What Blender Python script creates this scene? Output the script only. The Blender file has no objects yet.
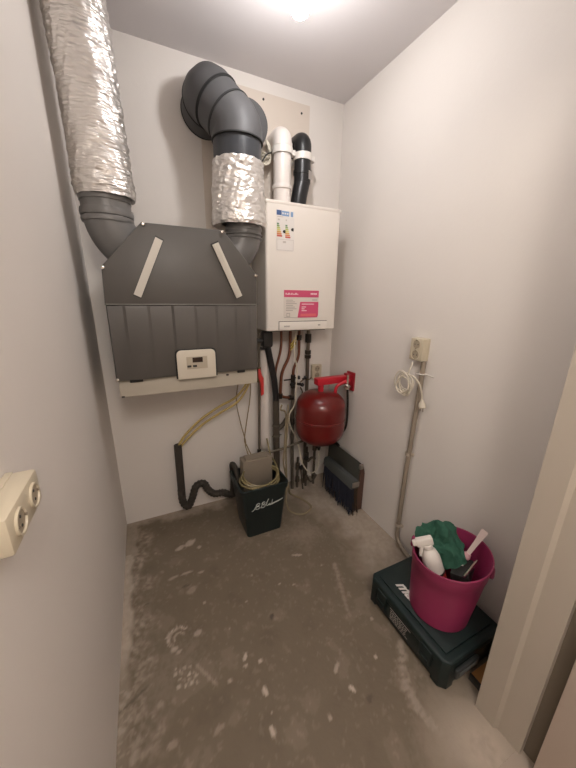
import bpy, bmesh, math, random
import numpy as np
from mathutils import Vector, Matrix, noise

random.seed(7)
PI = math.pi
SC = bpy.context.scene
COL = SC.collection
W, H = 1.511, 2.6          # room width and height; back wall y=0, left wall x=0, floor z=0

# ------------------------------------------------------------------ materials
def mat(name, col, rough=0.5, metal=0.0, spec=0.5, bump=0.0, bscale=40.0, var=0.0, vscale=6.0,
        coat=0.0, trans=0.0, emit=None, estr=0.0, alpha=1.0):
    m = bpy.data.materials.new(name); m.use_nodes = True
    nt = m.node_tree; b = nt.nodes['Principled BSDF']
    c = (col[0], col[1], col[2], 1)
    b.inputs['Base Color'].default_value = c
    b.inputs['Roughness'].default_value = rough
    b.inputs['Metallic'].default_value = metal
    b.inputs['Specular IOR Level'].default_value = spec
    b.inputs['Coat Weight'].default_value = coat
    b.inputs['Transmission Weight'].default_value = trans
    b.inputs['Alpha'].default_value = alpha
    if emit:
        b.inputs['Emission Color'].default_value = (*emit, 1); b.inputs['Emission Strength'].default_value = estr
    tc = nt.nodes.new('ShaderNodeTexCoord')
    if var > 0:
        n = nt.nodes.new('ShaderNodeTexNoise'); n.inputs['Scale'].default_value = vscale; n.inputs['Detail'].default_value = 6
        r = nt.nodes.new('ShaderNodeMapRange'); r.inputs['To Min'].default_value = 1 - var; r.inputs['To Max'].default_value = 1 + var
        mx = nt.nodes.new('ShaderNodeVectorMath'); mx.operation = 'SCALE'; mx.inputs[0].default_value = col
        nt.links.new(tc.outputs['Object'], n.inputs['Vector']); nt.links.new(n.outputs['Fac'], r.inputs['Value'])
        nt.links.new(r.outputs['Result'], mx.inputs['Scale']); nt.links.new(mx.outputs['Vector'], b.inputs['Base Color'])
    if bump > 0:
        n2 = nt.nodes.new('ShaderNodeTexNoise'); n2.inputs['Scale'].default_value = bscale; n2.inputs['Detail'].default_value = 8
        bp = nt.nodes.new('ShaderNodeBump'); bp.inputs['Strength'].default_value = bump; bp.inputs['Distance'].default_value = 0.01
        nt.links.new(tc.outputs['Object'], n2.inputs['Vector']); nt.links.new(n2.outputs['Fac'], bp.inputs['Height'])
        nt.links.new(bp.outputs['Normal'], b.inputs['Normal'])
    return m

M = {}
M['wall'] = mat('wall_paint', (0.78, 0.735, 0.69), 0.75, bump=0.05, bscale=60, var=0.025, vscale=3, spec=0.25)
M['ceil'] = mat('ceiling_paint', (0.70, 0.665, 0.665), 0.8, bump=0.03, bscale=60, var=0.02, spec=0.2)
M['board'] = mat('mounting_board', (0.69, 0.61, 0.53), 0.7, var=0.03, vscale=8, spec=0.3)
M['frame'] = mat('door_frame_paint', (0.48, 0.425, 0.355), 0.5, var=0.03, vscale=4)
M['gap'] = mat('frame_rebate', (0.20, 0.165, 0.125), 0.7)
M['leaf'] = mat('door_leaf_paint', (0.62, 0.52, 0.44), 0.5)
M['unit'] = mat('unit_grey', (0.088, 0.080, 0.072), 0.45, var=0.05, vscale=5, bump=0.02, bscale=300)
M['unit_side'] = mat('unit_casing', (0.10, 0.095, 0.088), 0.5)
M['tray'] = mat('tray_plastic', (0.46, 0.415, 0.34), 0.5, var=0.03)
M['strip'] = mat('handle_strip', (0.62, 0.58, 0.51), 0.4)
M['dark'] = mat('dark_plastic', (0.018, 0.017, 0.016), 0.45)
M['panel'] = mat('panel_cream', (0.66, 0.60, 0.50), 0.4)
M['lcd'] = mat('display_brown', (0.035, 0.018, 0.012), 0.2)
M['duct'] = mat('grey_foam_duct', (0.078, 0.077, 0.079), 0.55, var=0.12, vscale=14, bump=0.03, bscale=120)
M['ductblue'] = mat('dark_smooth_duct', (0.040, 0.043, 0.049), 0.35, var=0.06)
M['pvc'] = mat('grey_pvc', (0.16, 0.155, 0.15), 0.38, var=0.06, vscale=10)
M['boiler'] = mat('boiler_white', (0.80, 0.745, 0.68), 0.35, var=0.01)
M['seam'] = mat('boiler_seam', (0.20, 0.17, 0.15), 0.6)
M['white'] = mat('white_plastic', (0.80, 0.755, 0.70), 0.35)
M['whitepipe'] = mat('white_pipe', (0.80, 0.74, 0.69), 0.3)
M['blackpipe'] = mat('black_pipe', (0.012, 0.012, 0.013), 0.35)
M['sticker'] = mat('sticker_white', (0.78, 0.74, 0.70), 0.4)
M['pink'] = mat('sticker_pink', (0.62, 0.075, 0.17), 0.4)
M['pinkred'] = mat('sticker_coral', (0.72, 0.14, 0.16), 0.4)
M['blue'] = mat('label_blue', (0.06, 0.11, 0.25), 0.4)
M['lblue'] = mat('label_light_blue', (0.22, 0.36, 0.58), 0.4)
M['greyink'] = mat('grey_ink', (0.36, 0.32, 0.29), 0.5)
M['lightink'] = mat('light_ink', (0.86, 0.72, 0.72), 0.5)
for nm, c in dict(g1=(0.12, 0.22, 0.12), g2=(0.25, 0.38, 0.13), g3=(0.48, 0.52, 0.14), y=(0.68, 0.62, 0.2), o1=(0.72, 0.42, 0.13), o2=(0.70, 0.25, 0.1), r=(0.55, 0.10, 0.07)).items():
    M['e_' + nm] = mat('energy_' + nm, c, 0.4)
M['copper'] = mat('copper', (0.18, 0.065, 0.035), 0.42, metal=0.5, var=0.25, vscale=30)
M['dullpipe'] = mat('dull_grey_pipe', (0.16, 0.135, 0.105), 0.4, metal=0.5, var=0.15, vscale=20)
M['brownpipe'] = mat('brown_grey_pipe', (0.075, 0.060, 0.044), 0.55, var=0.15, vscale=14)
M['darkmetal'] = mat('dark_metal', (0.035, 0.028, 0.022), 0.4, metal=0.5)
M['brass'] = mat('dull_brass', (0.17, 0.12, 0.06), 0.4, metal=0.8)
M['chrome'] = mat('worn_chrome', (0.62, 0.58, 0.52), 0.25, metal=1.0)
M['guard'] = mat('guard_steel', (0.38, 0.35, 0.31), 0.35, metal=0.9)
M['red'] = mat('vessel_red', (0.135, 0.007, 0.006), 0.28, coat=0.3)
M['redbr'] = mat('bracket_red', (0.52, 0.015, 0.03), 0.35)
M['redp'] = mat('red_plastic', (0.55, 0.04, 0.035), 0.4)
M['hoseY'] = mat('yellow_hose', (0.60, 0.46, 0.17), 0.25, trans=0.1)
M['hoseC'] = mat('pale_hose', (0.36, 0.29, 0.185), 0.25, trans=0.2)
M['wrap'] = mat('grey_pipe_wrap', (0.05, 0.042, 0.034), 0.75, bump=0.2, bscale=80)
M['binblack'] = mat('bin_plastic', (0.010, 0.017, 0.017), 0.42, var=0.1)
M['pump'] = mat('pump_beige', (0.24, 0.20, 0.155), 0.5, var=0.05)
M['script'] = mat('script_print', (0.50, 0.53, 0.50), 0.5)
M['cable'] = mat('cream_cable', (0.66, 0.60, 0.49), 0.45)
M['cablebrown'] = mat('brown_cable', (0.24, 0.17, 0.08), 0.5)
M['socket'] = mat('socket_cream', (0.60, 0.53, 0.40), 0.35)
M['socketshade'] = mat('socket_well', (0.38, 0.32, 0.235), 0.45)  # flat wells, the shade of their recess put into the darker colour
M['conduit'] = mat('conduit_taupe', (0.32, 0.265, 0.205), 0.45, var=0.06)
M['crate'] = mat('crate_teal_black', (0.006, 0.015, 0.015), 0.5, var=0.1, bump=0.02, bscale=200)
M['cratelid'] = mat('crate_lid', (0.007, 0.019, 0.019), 0.5, bump=0.02, bscale=200)
M['latch'] = mat('latch_grey', (0.05, 0.055, 0.055), 0.4)
M['bucket'] = mat('bucket_pink', (0.30, 0.030, 0.098), 0.42, var=0.05, vscale=8)
M['cloth'] = mat('green_cloth', (0.07, 0.225, 0.15), 0.9, bump=0.35, bscale=130, var=0.18, vscale=18)
M['wood'] = mat('orange_wood', (0.36, 0.17, 0.05), 0.6, var=0.15, vscale=12)
M['brushgrey'] = mat('brush_grey', (0.075, 0.082, 0.080), 0.5, var=0.1)
M['pan'] = mat('dustpan_grey', (0.06, 0.06, 0.05), 0.55, var=0.1)
M['bristle'] = mat('bristle_navy', (0.017, 0.020, 0.036), 0.8, var=0.3, vscale=60)
M['bristleB'] = mat('bristle_brown', (0.06, 0.035, 0.02), 0.8)
M['hazard'] = mat('tag_yellow', (0.62, 0.47, 0.10), 0.5)
M['rubber'] = mat('black_rubber', (0.02, 0.02, 0.02), 0.7)
M['bulb'] = mat('bulb_glow', (1, 0.95, 0.9), 0.5, emit=(0.95, 0.925, 0.92), estr=200.0)

# crinkled foil
def foil_mat(name, scale, stretch, rough, strength):
    m = mat(name, (0.78, 0.745, 0.71), rough, metal=0.80)
    nt = m.node_tree; b = nt.nodes['Principled BSDF']
    tc = nt.nodes.new('ShaderNodeTexCoord'); mp = nt.nodes.new('ShaderNodeMapping'); mp.inputs['Scale'].default_value = stretch
    mp.inputs['Rotation'].default_value = (0.3, 0.55, 0)
    n = nt.nodes.new('ShaderNodeTexNoise'); n.inputs['Scale'].default_value = scale; n.inputs['Detail'].default_value = 5; n.inputs['Distortion'].default_value = 0.6
    v = nt.nodes.new('ShaderNodeTexVoronoi'); v.inputs['Scale'].default_value = scale * 1.4
    ad = nt.nodes.new('ShaderNodeMath'); ad.operation = 'ADD'
    bp = nt.nodes.new('ShaderNodeBump'); bp.inputs['Strength'].default_value = strength; bp.inputs['Distance'].default_value = 0.008
    nt.links.new(tc.outputs['Object'], mp.inputs['Vector'])
    nt.links.new(mp.outputs['Vector'], n.inputs['Vector']); nt.links.new(mp.outputs['Vector'], v.inputs['Vector'])
    nt.links.new(n.outputs['Fac'], ad.inputs[0]); nt.links.new(v.outputs['Distance'], ad.inputs[1])
    nt.links.new(ad.outputs[0], bp.inputs['Height']); nt.links.new(bp.outputs['Normal'], b.inputs['Normal'])
    return m
M['foilL'] = foil_mat('foil_long', 20, (0.7, 0.7, 4.2), 0.34, 0.6)
M['foilR'] = foil_mat('foil_wrap', 24, (1, 1, 1.8), 0.32, 0.6)

# ------------------------------------------------------------------ mesh helpers
def box(bm, x0, x1, y0, y1, z0, z1, bev=0.0, seg=2, mi=0):
    vs = [bm.verts.new((x, y, z)) for x in (x0, x1) for y in (y0, y1) for z in (z0, z1)]
    fs = [bm.faces.new([vs[i] for i in q]) for q in ((0, 1, 3, 2), (4, 6, 7, 5), (0, 4, 5, 1), (2, 3, 7, 6), (0, 2, 6, 4), (1, 5, 7, 3))]
    for f in fs: f.material_index = mi
    if bev > 0:
        es = list({e for f in fs for e in f.edges})
        r = bmesh.ops.bevel(bm, geom=es, offset=bev, segments=seg, profile=0.5, affect='EDGES')
        for f in r['faces']: f.material_index = mi
    return vs

def prism(bm, poly, axis, lo, hi, bev=0.0, mi=0, seg=2):
    # poly in the two other axes, in order (x,y,z minus axis)
    def P(a, b, c):
        return {'x': (c, a, b), 'y': (a, c, b), 'z': (a, b, c)}[axis]
    A = [bm.verts.new(P(a, b, lo)) for a, b in poly]; B = [bm.verts.new(P(a, b, hi)) for a, b in poly]
    n = len(poly); fs = [bm.faces.new(A), bm.faces.new(B[::-1])]
    for i in range(n): fs.append(bm.faces.new((A[i], B[i], B[(i + 1) % n], A[(i + 1) % n])))
    bmesh.ops.recalc_face_normals(bm, faces=fs)
    for f in fs: f.material_index = mi
    if bev > 0:
        es = list(set(list(fs[0].edges) + list(fs[1].edges)))
        r = bmesh.ops.bevel(bm, geom=es, offset=bev, segments=seg, profile=0.5, affect='EDGES')
        for f in r['faces']: f.material_index = mi

def fillet(pts, rad, n=6):
    pts = [Vector(p) for p in pts]; out = [pts[0]]
    for i in range(1, len(pts) - 1):
        p, a, b = pts[i], pts[i - 1], pts[i + 1]
        d1 = (a - p); d2 = (b - p); r = min(rad, d1.length * 0.49, d2.length * 0.49)
        s = p + d1.normalized() * r; e = p + d2.normalized() * r
        for k in range(n + 1):
            t = k / n
            out.append(s * (1 - t) ** 2 + p * 2 * t * (1 - t) + e * t * t)
    out.append(pts[-1]); return out

def spline(pts, n=8, closed=False):
    pts = [Vector(p) for p in pts]; out = []; N = len(pts)
    for i in range(N if closed else N - 1):
        g = (lambda k: pts[k % N]) if closed else (lambda k: pts[max(0, min(N - 1, k))])
        p0, p1, p2, p3 = g(i - 1), g(i), g(i + 1), g(i + 2)
        for k in range(n):
            t = k / n
            out.append(0.5 * ((2 * p1) + (p2 - p0) * t + (2 * p0 - 5 * p1 + 4 * p2 - p3) * t * t + (3 * p1 - p0 - 3 * p2 + p3) * t ** 3))
    if not closed: out.append(pts[-1])
    return out

def tube(bm, pts, r, seg=12, caps=True, closed=False, mi=0, squash=None):
    pts = [Vector(p) for p in pts]; n = len(pts)
    R = r if isinstance(r, (list, tuple)) else [r] * n
    def tan(i):
        if closed: return (pts[(i + 1) % n] - pts[i - 1]).normalized()
        a = pts[max(0, i - 1)]; b = pts[min(n - 1, i + 1)]
        if 0 < i < n - 1: return ((pts[i] - a).normalized() + (b - pts[i]).normalized()).normalized()
        return (b - a).normalized()
    t = tan(0); u = t.orthogonal().normalized(); rings = []
    for i in range(n):
        t2 = tan(i); q = t.rotation_difference(t2); u = q @ u; u = (u - t2 * u.dot(t2)).normalized(); t = t2; v = t.cross(u)
        # widen the ring on mitred bends so the pipe keeps its gauge
        k = 1.0
        rings.append([bm.verts.new(pts[i] + (u * math.cos(a) + v * math.sin(a)) * R[i] * k) for a in [2 * PI * j / seg for j in range(seg)]])
    m = n if closed else n - 1
    for i in range(m):
        A, B = rings[i], rings[(i + 1) % n]
        for j in range(seg):
            f = bm.faces.new((A[j], A[(j + 1) % seg], B[(j + 1) % seg], B[j])); f.material_index = mi
    if caps and not closed:
        for rg in (rings[0][::-1], rings[-1]):
            f = bm.faces.new(rg); f.material_index = mi
    return rings

def cyl(bm, a, b, r, seg=16, mi=0, r2=None):
    tube(bm, [a, b], [r, r if r2 is None else r2], seg, mi=mi)

def lathe(bm, prof, c=(0, 0, 0), axis=(0, 0, 1), seg=32, mi=0, rfun=None):
    c = Vector(c); ax = Vector(axis).normalized(); u = ax.orthogonal().normalized(); v = ax.cross(u)
    if abs(ax.z) > 0.999: u, v = Vector((1, 0, 0)), Vector((0, 1, 0))
    rings = []
    for (r, z) in prof:
        if r < 1e-6: rings.append([bm.verts.new(c + ax * z)])
        else: rings.append([bm.verts.new(c + ax * z + (u * math.cos(2 * PI * j / seg) + v * math.sin(2 * PI * j / seg)) * r) for j in range(seg)])
    for A, B in zip(rings[:-1], rings[1:]):
        for j in range(seg):
            k = (j + 1) % seg
            if len(A) == 1 and len(B) == 1: continue
            if len(A) == 1: f = bm.faces.new((A[0], B[k], B[j]))
            elif len(B) == 1: f = bm.faces.new((A[j], A[k], B[0]))
            else: f = bm.faces.new((A[j], A[k], B[k], B[j]))
            f.material_index = mi
    return rings

def rounded(x0, x1, z0, z1, r, n=5, corners=(1, 1, 1, 1)):
    out = []
    for (cx, cz, a0, on) in ((x1 - r, z0 + r, -90, corners[0]), (x1 - r, z1 - r, 0, corners[1]), (x0 + r, z1 - r, 90, corners[2]), (x0 + r, z0 + r, 180, corners[3])):
        if on:
            for k in range(n + 1):
                a = math.radians(a0 + 90 * k / n); out.append((cx + r * math.cos(a), cz + r * math.sin(a)))
        else:
            out.append({-90: (x1, z0), 0: (x1, z1), 90: (x0, z1), 180: (x0, z0)}[a0])
    return out

WORLD = {}
def obj(name, bm, m, parent=None, smooth=True, ang=35, label=None, solid=None):
    bmesh.ops.recalc_face_normals(bm, faces=bm.faces[:])
    me = bpy.data.meshes.new(name); bm.to_mesh(me); bm.free()
    return obj_me(name, me, m, parent, smooth, ang, label)

def obj_me(name, me, m, parent=None, smooth=True, ang=35, label=None):
    for x in (m if isinstance(m, list) else [m]): me.materials.append(x)
    if smooth:
        me.shade_smooth(); me.set_sharp_from_angle(angle=math.radians(ang))
    o = bpy.data.objects.new(name, me); COL.objects.link(o)
    if parent is None:
        co = np.empty(len(me.vertices) * 3); me.vertices.foreach_get('co', co); co = co.reshape(-1, 3)
        base = Vector(((co[:, 0].min() + co[:, 0].max()) / 2, (co[:, 1].min() + co[:, 1].max()) / 2, co[:, 2].min()))
        me.transform(Matrix.Translation(-base)); o.location = base; WORLD[o.name] = base
    else:
        base = WORLD[parent.name]; me.transform(Matrix.Translation(-base)); o.parent = parent; WORLD[o.name] = base
    if label: o['label'] = label
    if name in ('print_mark', 'light_print', 'grey_print', 'small_print', 'rating_arrows'): o['kind'] = 'stuff'
    return o

def thing(name, loc, label, cat, group=None):
    o = bpy.data.objects.new(name, None); COL.objects.link(o); o.empty_display_size = 0.05
    o.location = loc; WORLD[o.name] = Vector(loc)
    return tag(o, label, cat, group)

def tag(o, label, cat, group=None):
    o['label'] = label; o['category'] = cat
    if group: o['group'] = group
    return o

def struct(name, bm, m, **k):
    o = obj(name, bm, m, **k); o['kind'] = 'structure'; return o

def text(name, s, size, M4, m, parent, shear=0.0, bold=0.0, space=1.0, label=None):
    cu = bpy.data.curves.new(name, 'FONT'); cu.body = s; cu.size = size; cu.shear = shear; cu.offset = bold; cu.extrude = 0.0004
    cu.align_x = 'LEFT'; cu.space_character = space
    t = bpy.data.objects.new(name + '_tmp', cu); COL.objects.link(t)
    dg = bpy.context.evaluated_depsgraph_get(); me = bpy.data.meshes.new_from_object(t.evaluated_get(dg))
    bpy.data.objects.remove(t); me.materials.clear(); me.transform(M4)
    return obj_me(name, me, m, parent, smooth=False, label=label)

def frame(origin, right, up):
    r = Vector(right).normalized(); u = Vector(up).normalized(); n = r.cross(u)
    return Matrix(((r.x, u.x, n.x, origin[0]), (r.y, u.y, n.y, origin[1]), (r.z, u.z, n.z, origin[2]), (0, 0, 0, 1)))

# ------------------------------------------------------------------ room shell
T = 0.12
YB = -3.1     # far end of the hall the closet opens from
b = bmesh.new(); box(b, -T, W + T, 0, T, -0.05, H + T); struct('wall_back', b, M['wall'], smooth=False)
b = bmesh.new(); box(b, -T, 0, YB, 0, -0.05, H + T); struct('wall_left', b, M['wall'], smooth=False)
b = bmesh.new(); box(b, W, W + T, -1.60, 0, -0.05, H + T); struct('wall_right', b, M['wall'], smooth=False)
b = bmesh.new(); box(b, 0, 2.3, YB, 0, H, H + T); struct('ceiling', b, M['ceil'], smooth=False)
b = bmesh.new(); box(b, 1.225, 2.3, -1.69, -1.575, 0, H); struct('wall_front', b, M['wall'], smooth=False)
b = bmesh.new(); box(b, 2.3, 2.3 + T, YB, -1.57, -0.05, H); struct('wall_hall_right', b, M['wall'], smooth=False)
b = bmesh.new(); box(b, 0, 2.3, YB - T, YB, -0.05, H); struct('wall_hall_end', b, M['wall'], smooth=False)  # unseen hall end, added for bounce light
b = bmesh.new(); box(b, 0, 2.3, YB, -1.705, -0.05, -0.0005); struct('floor_hall', b, mat('hall_concrete', (0.42, 0.35, 0.285), 0.7, var=0.1), smooth=False)

b = bmesh.new(); box(b, 0, 1.225, -1.69, -1.575, 2.20, H); struct('wall_lintel_blocker', b, M['wall'], smooth=False)  # unseen lintel, added to keep hall lamp light off the upper walls
# door frame: reveal, rebate, open leaf
b = bmesh.new()
prism(b, [(1.20, -1.57), (1.20, -1.635), (1.212, -1.645), (1.212, -1.715), (1.25, -1.715), (1.25, -1.57)], 'z', 0, 2.20, bev=0.0)
fr = struct('trim_1', b, M['frame'], smooth=False)
b = bmesh.new(); box(b, 1.235, 1.25, -1.757, -1.7151, 0, 2.20); struct('trim_2', b, M['gap'], smooth=False)
b = bmesh.new(); box(b, 1.195, 1.235, -2.5, -1.757, 0.01, 2.10, 0.004); struct('door_1', b, M['leaf'])

# ---- floor: a fine concrete slab whose paint marks have their own places
def build_floor():
    st = 0.007
    xs = np.arange(0, W + st, st); ys = np.arange(-1.705, 0 + st / 2, st); xs[-1] = W; ys[-1] = 0
    X, Y = np.meshgrid(xs, ys); ny, nx = X.shape
    verts = np.stack([X, Y, np.zeros_like(X)], -1).reshape(-1, 3)
    idx = np.arange(nx * ny).reshape(ny, nx)
    faces = np.stack([idx[:-1, :-1], idx[:-1, 1:], idx[1:, 1:], idx[1:, :-1]], -1).reshape(-1, 4)
    me = bpy.data.meshes.new('floor'); me.from_pydata(verts.tolist(), [], faces.tolist())
    nz = np.array([noise.fractal(Vector((x * 9, y * 9, 0.3)), 0.9, 2.1, 5) for x, y in verts[:, :2]]).reshape(ny, nx)
    n2 = np.array([noise.fractal(Vector((x * 45, y * 45, 4.3)), 0.8, 2.0, 4) for x, y in verts[:, :2]]).reshape(ny, nx)
    pale = np.zeros_like(X); darkm = np.zeros_like(X)
    def blob(cx, cy, rx, ry, rot=0, s=1.0, soft=0.35, rag=0.35, dst=None):
        c, sn = math.cos(rot), math.sin(rot)
        u = (X - cx) * c + (Y - cy) * sn; v = -(X - cx) * sn + (Y - cy) * c
        d = np.sqrt((u / rx) ** 2 + (v / ry) ** 2) + rag * n2
        a = np.clip((1 - d) / soft, 0, 1) * s
        t = pale if dst is None else dst
        np.maximum(t, a, out=t)
    # cement smear along the left wall, the back wall and the right wall
    e = 0.045 + 0.02 * nz
    fade = np.clip((Y + 1.02) / 0.22, 0, 1)
    np.maximum(pale, np.clip((e - X) / 0.02, 0, 1) * (0.45 * fade + 0.14) * (Y < -0.28), out=pale)
    np.maximum(pale, np.clip((0.16 + 0.10 * nz - X) / 0.12, 0, 1) * np.clip(0.16 + 0.35 * n2, 0, 0.4), out=pale)
    np.maximum(pale, np.clip(nz * 0.6 - 0.20, 0, 0.07) + np.clip(n2 - 0.5, 0, 0.08), out=pale)
    darkm += np.clip(-nz * 0.25 - 0.10, 0, 0.07)
    np.maximum(pale, np.clip((0.075 + 0.02 * nz - X) / 0.012, 0, 1) * 0.35 * (Y > -0.30), out=pale)
    np.maximum(pale, np.clip((0.10 + 0.06 * nz + 0.10 * np.clip(X - 0.5, 0, 1) + Y) / 0.06, 0, 1) * 0.40, out=pale)
    np.maximum(pale, np.clip((X - (1.16 + 0.09 * nz - 0.25 * np.clip(Y + 0.6, 0, 1))) / 0.20, 0, 1) * 0.50 * (Y > -1.15), out=pale)
    blob(1.12, -1.66, 0.26, 0.24, 0, 0.62, 0.8, 0.12)
    blob(1.02, -0.55, 0.16, 0.12, 0, 0.20, 0.9, 0.5)
    # splashes
    for a in [(0.292, -.347, .035, .018, .4, .55), (.351, -.332, .045, .022, .6, .6), (.396, -.386, .012, .012, 0, .5), (.234, -.542, .03, .010, .2, .35),
              (.306, -.541, .035, .012, 0, .4), (.376, -.566, .02, .01, 0, .35), (.315, -.655, .03, .025, .5, .28), (.470, -1.059, .022, .010, 1.0, .75),
              (.463, -1.09, .010, .008, 0, .6), (.524, -1.10, .013, .009, 0, .7), (.505, -1.201, .010, .022, .1, .8), (.505, -1.27, .006, .006, 0, .5), (.488, -1.32, .009, .022, .1, .8),
              (.32, -1.234, .02, .012, .3, .3), (.391, -1.114, .010, .007, 0, .5), (.80, -1.25, .022, .008, .6, .55), (.785, -1.262, .008, .008, 0, .5),
              (.814, -1.334, .010, .020, .5, .85), (.971, -1.289, .010, .010, .3, .6), (.905, -.681, .035, .008, -.4, .55), (.739, -.811, .010, .006, 0, .5), (.806, -.842, .010, .006, 0, .5),
              (1.06, -1.157, .010, .010, 0, .5), (.689, -1.372, .008, .010, 0, .5), (.138, -1.078, .02, .015, 0, .3), (.168, -1.207, .02, .015, 0, .3), (.62, -.70, .006, .006, 0, .4),
              (.55, -.83, .007, .007, 0, .4), (.36, -.75, .008, .008, 0, .4), (.44, -.92, .007, .007, 0, .35), (.13, -.2, .01, .01, 0, .3), (.16, -.33, .01, .01, 0, .3), (1.0, -.8, .008, .006, 0, .4)]:
        blob(*a)
    # curved drip
    for k in range(12):
        t = k / 11; blob(1.07 - 0.09 * t, -0.83 - 0.24 * t, 0.020 - 0.008 * t, 0.022, 0, 0.32 - 0.1 * t, 0.8, 0.5)
    # smear by the crate
    for k in range(14):
        t = k / 13; blob(1.10 - 0.06 * math.sin(t * 3.0) - 0.07 * t, -1.30 - 0.27 * t, 0.028, 0.022, 0, 0.42, 0.7, 0.6)
    for k in range(10):
        t = k / 9; blob(1.02 - 0.03 * t, -1.43 - 0.12 * t, 0.007, 0.014, 0, 0.4, 0.7, 0.5)
    # footprints: heel arcs and tread studs
    for k in range(15):
        a = math.radians(35 + 200 * k / 14); blob(.226 + .044 * math.cos(a), -.858 + .040 * math.sin(a), .013, .007, a, random.Random(k).uniform(.45, .8), .6, .6)
    for k in range(11):
        a = math.radians(30 + 170 * k / 10); blob(.230 + .022 * math.cos(a), -.866 + .022 * math.sin(a), .007, .006, a, .45, .5, .4)
    blob(.205, -.905, .016, .012, .3, .6); blob(.222, -.925, .013, .010, .3, .5); blob(.307, -.88, .024, .018, .2, .45)
    for i in range(4):
        for j in range(4):
            rr_ = random.Random(i * 7 + j); blob(.200 + .020 * i + .004 * j + rr_.uniform(-.006, .006), -.985 - .022 * j - .006 * i + rr_.uniform(-.006, .006), rr_.uniform(.006, .011), rr_.uniform(.006, .011), .6, rr_.uniform(.35, .8), .5, .5)
    for i in range(5): blob(.285 + .012 * i, -1.01 - .02 * i, .010, .022, .5, .34, .7, .5)
    blob(.22, -.95, .10, .09, 0, .14, .9, .9); blob(.15, -1.0, .07, .09, 0, .12, .9, .9)
    # dark spots
    for a in [(.636, -.953, .014, .018, 0, .6), (.856, -1.39, .016, .016, 0, .3), (.29, -.62, .03, .008, .1, .35), (.33, -.10, .010, .006, 0, .9), (.05, -1.02, .06, .006, .4, .4), (.11, -.64, .02, .006, 0, .4)]:
        blob(*a, dst=darkm)
    pale *= (1 + 0.22 * n2); pale = np.clip(pale, 0, 1)
    for nm, arr in (('paint_marks', pale), ('dark_marks', darkm), ('patches', np.clip(0.5 + 0.5 * nz, 0, 1))):
        at = me.attributes.new(nm, 'FLOAT', 'POINT'); at.data.foreach_set('value', arr.reshape(-1).astype(np.float32))
    m = bpy.data.materials.new('concrete'); m.use_nodes = True; nt = m.node_tree; bs = nt.nodes['Principled BSDF']
    bs.inputs['Roughness'].default_value = 0.62; bs.inputs['Specular IOR Level'].default_value = 0.35
    def A(n):
        x = nt.nodes.new('ShaderNodeAttribute'); x.attribute_name = n; return x.outputs['Fac']
    def mix(f, c1, c2):
        x = nt.nodes.new('ShaderNodeMix'); x.data_type = 'RGBA'; nt.links.new(f, x.inputs['Factor'])
        for s, c in ((x.inputs[6], c1), (x.inputs[7], c2)):
            if isinstance(c, tuple): s.default_value = (*c, 1)
            else: nt.links.new(c, s)
        return x.outputs[2]
    tc = nt.nodes.new('ShaderNodeTexCoord'); n = nt.nodes.new('ShaderNodeTexNoise'); n.inputs['Scale'].default_value = 70; n.inputs['Detail'].default_value = 8
    nt.links.new(tc.outputs['Object'], n.inputs['Vector'])
    c = mix(A('patches'), (0.155, 0.122, 0.086), (0.195, 0.156, 0.112))
    c = mix(n.outputs['Fac'], c, (0.185, 0.148, 0.105))
    c = mix(A('paint_marks'), c, (0.62, 0.53, 0.44)); c = mix(A('dark_marks'), c, (0.03, 0.022, 0.016))
    nt.links.new(c, bs.inputs['Base Color'])
    bp = nt.nodes.new('ShaderNodeBump'); bp.inputs['Strength'].default_value = 0.12; bp.inputs['Distance'].default_value = 0.01
    nt.links.new(n.outputs['Fac'], bp.inputs['Height']); nt.links.new(bp.outputs['Normal'], bs.inputs['Normal'])
    me.materials.append(m)
    o = bpy.data.objects.new('floor', me); COL.objects.link(o); o['kind'] = 'structure'
build_floor()

b = bmesh.new(); box(b, 0.62, 1.268, -0.006, -0.0002, 1.15, 2.535)
for x, z in ((0.973, 2.502), (1.213, 2.488)): cyl(b, (x, -0.0062, z), (x, -0.009, z), 0.006, 10, mi=1)
tag(obj('mounting_board', b, [M['board'], M['dark']], smooth=False), 'beige painted board on the back wall behind the flue pipes', 'board')

# ------------------------------------------------------------------ ventilation unit
vu = thing('ventilation_unit', (0.435, -0.215, 0.99), 'large dark grey wall-hung ventilation unit with two slanted pale strips', 'ventilation unit')
b = bmesh.new()
out = [(0.094, 1.075), (0.775, 1.075), (0.772, 1.555), (0.612, 1.742), (0.268, 1.742), (0.101, 1.563)]
prism(b, out, 'y', -0.40, -0.012, 0.004); obj('casing', b, M['unit_side'], vu)
b = bmesh.new()
prism(b, [(0.096, 1.412), (0.770, 1.412), (0.770, 1.553), (0.611, 1.739), (0.269, 1.739), (0.103, 1.560)], 'y', -0.43, -0.3995, 0.004)
obj('front_panel', b, M['unit'], vu)
# ribbed lower cover
b = bmesh.new(); prof = [(0.096, -0.40)]
cuts = [0.096, 0.165, 0.262, 0.362, 0.462, 0.560, 0.655, 0.728, 0.770]
for i in range(len(cuts) - 1):
    a, c = cuts[i], cuts[i + 1]; y = -0.437 if i % 2 else -0.431
    prof += [(a + 0.006, y), (c - 0.006, y)]
prof += [(0.770, -0.40)]
nP = len(prof)
def ringz(z, dy=0, ins=0): return [b.verts.new((x + (ins if x < 0.43 else -ins), y + (dy if y < -0.41 else 0), z)) for x, y in prof]
rs = [ringz(1.075, 0.004), ringz(1.085), ringz(1.395), ringz(1.404, 0.002), ringz(1.410, 0.010)]
for A_, B_ in zip(rs[:-1], rs[1:]):
    for i in range(nP): b.faces.new((A_[i], A_[(i + 1) % nP], B_[(i + 1) % nP], B_[i]))
b.faces.new(rs[0][::-1]); b.faces.new(rs[-1])
obj('lower_cover', b, M['unit'], vu, ang=25)
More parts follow.
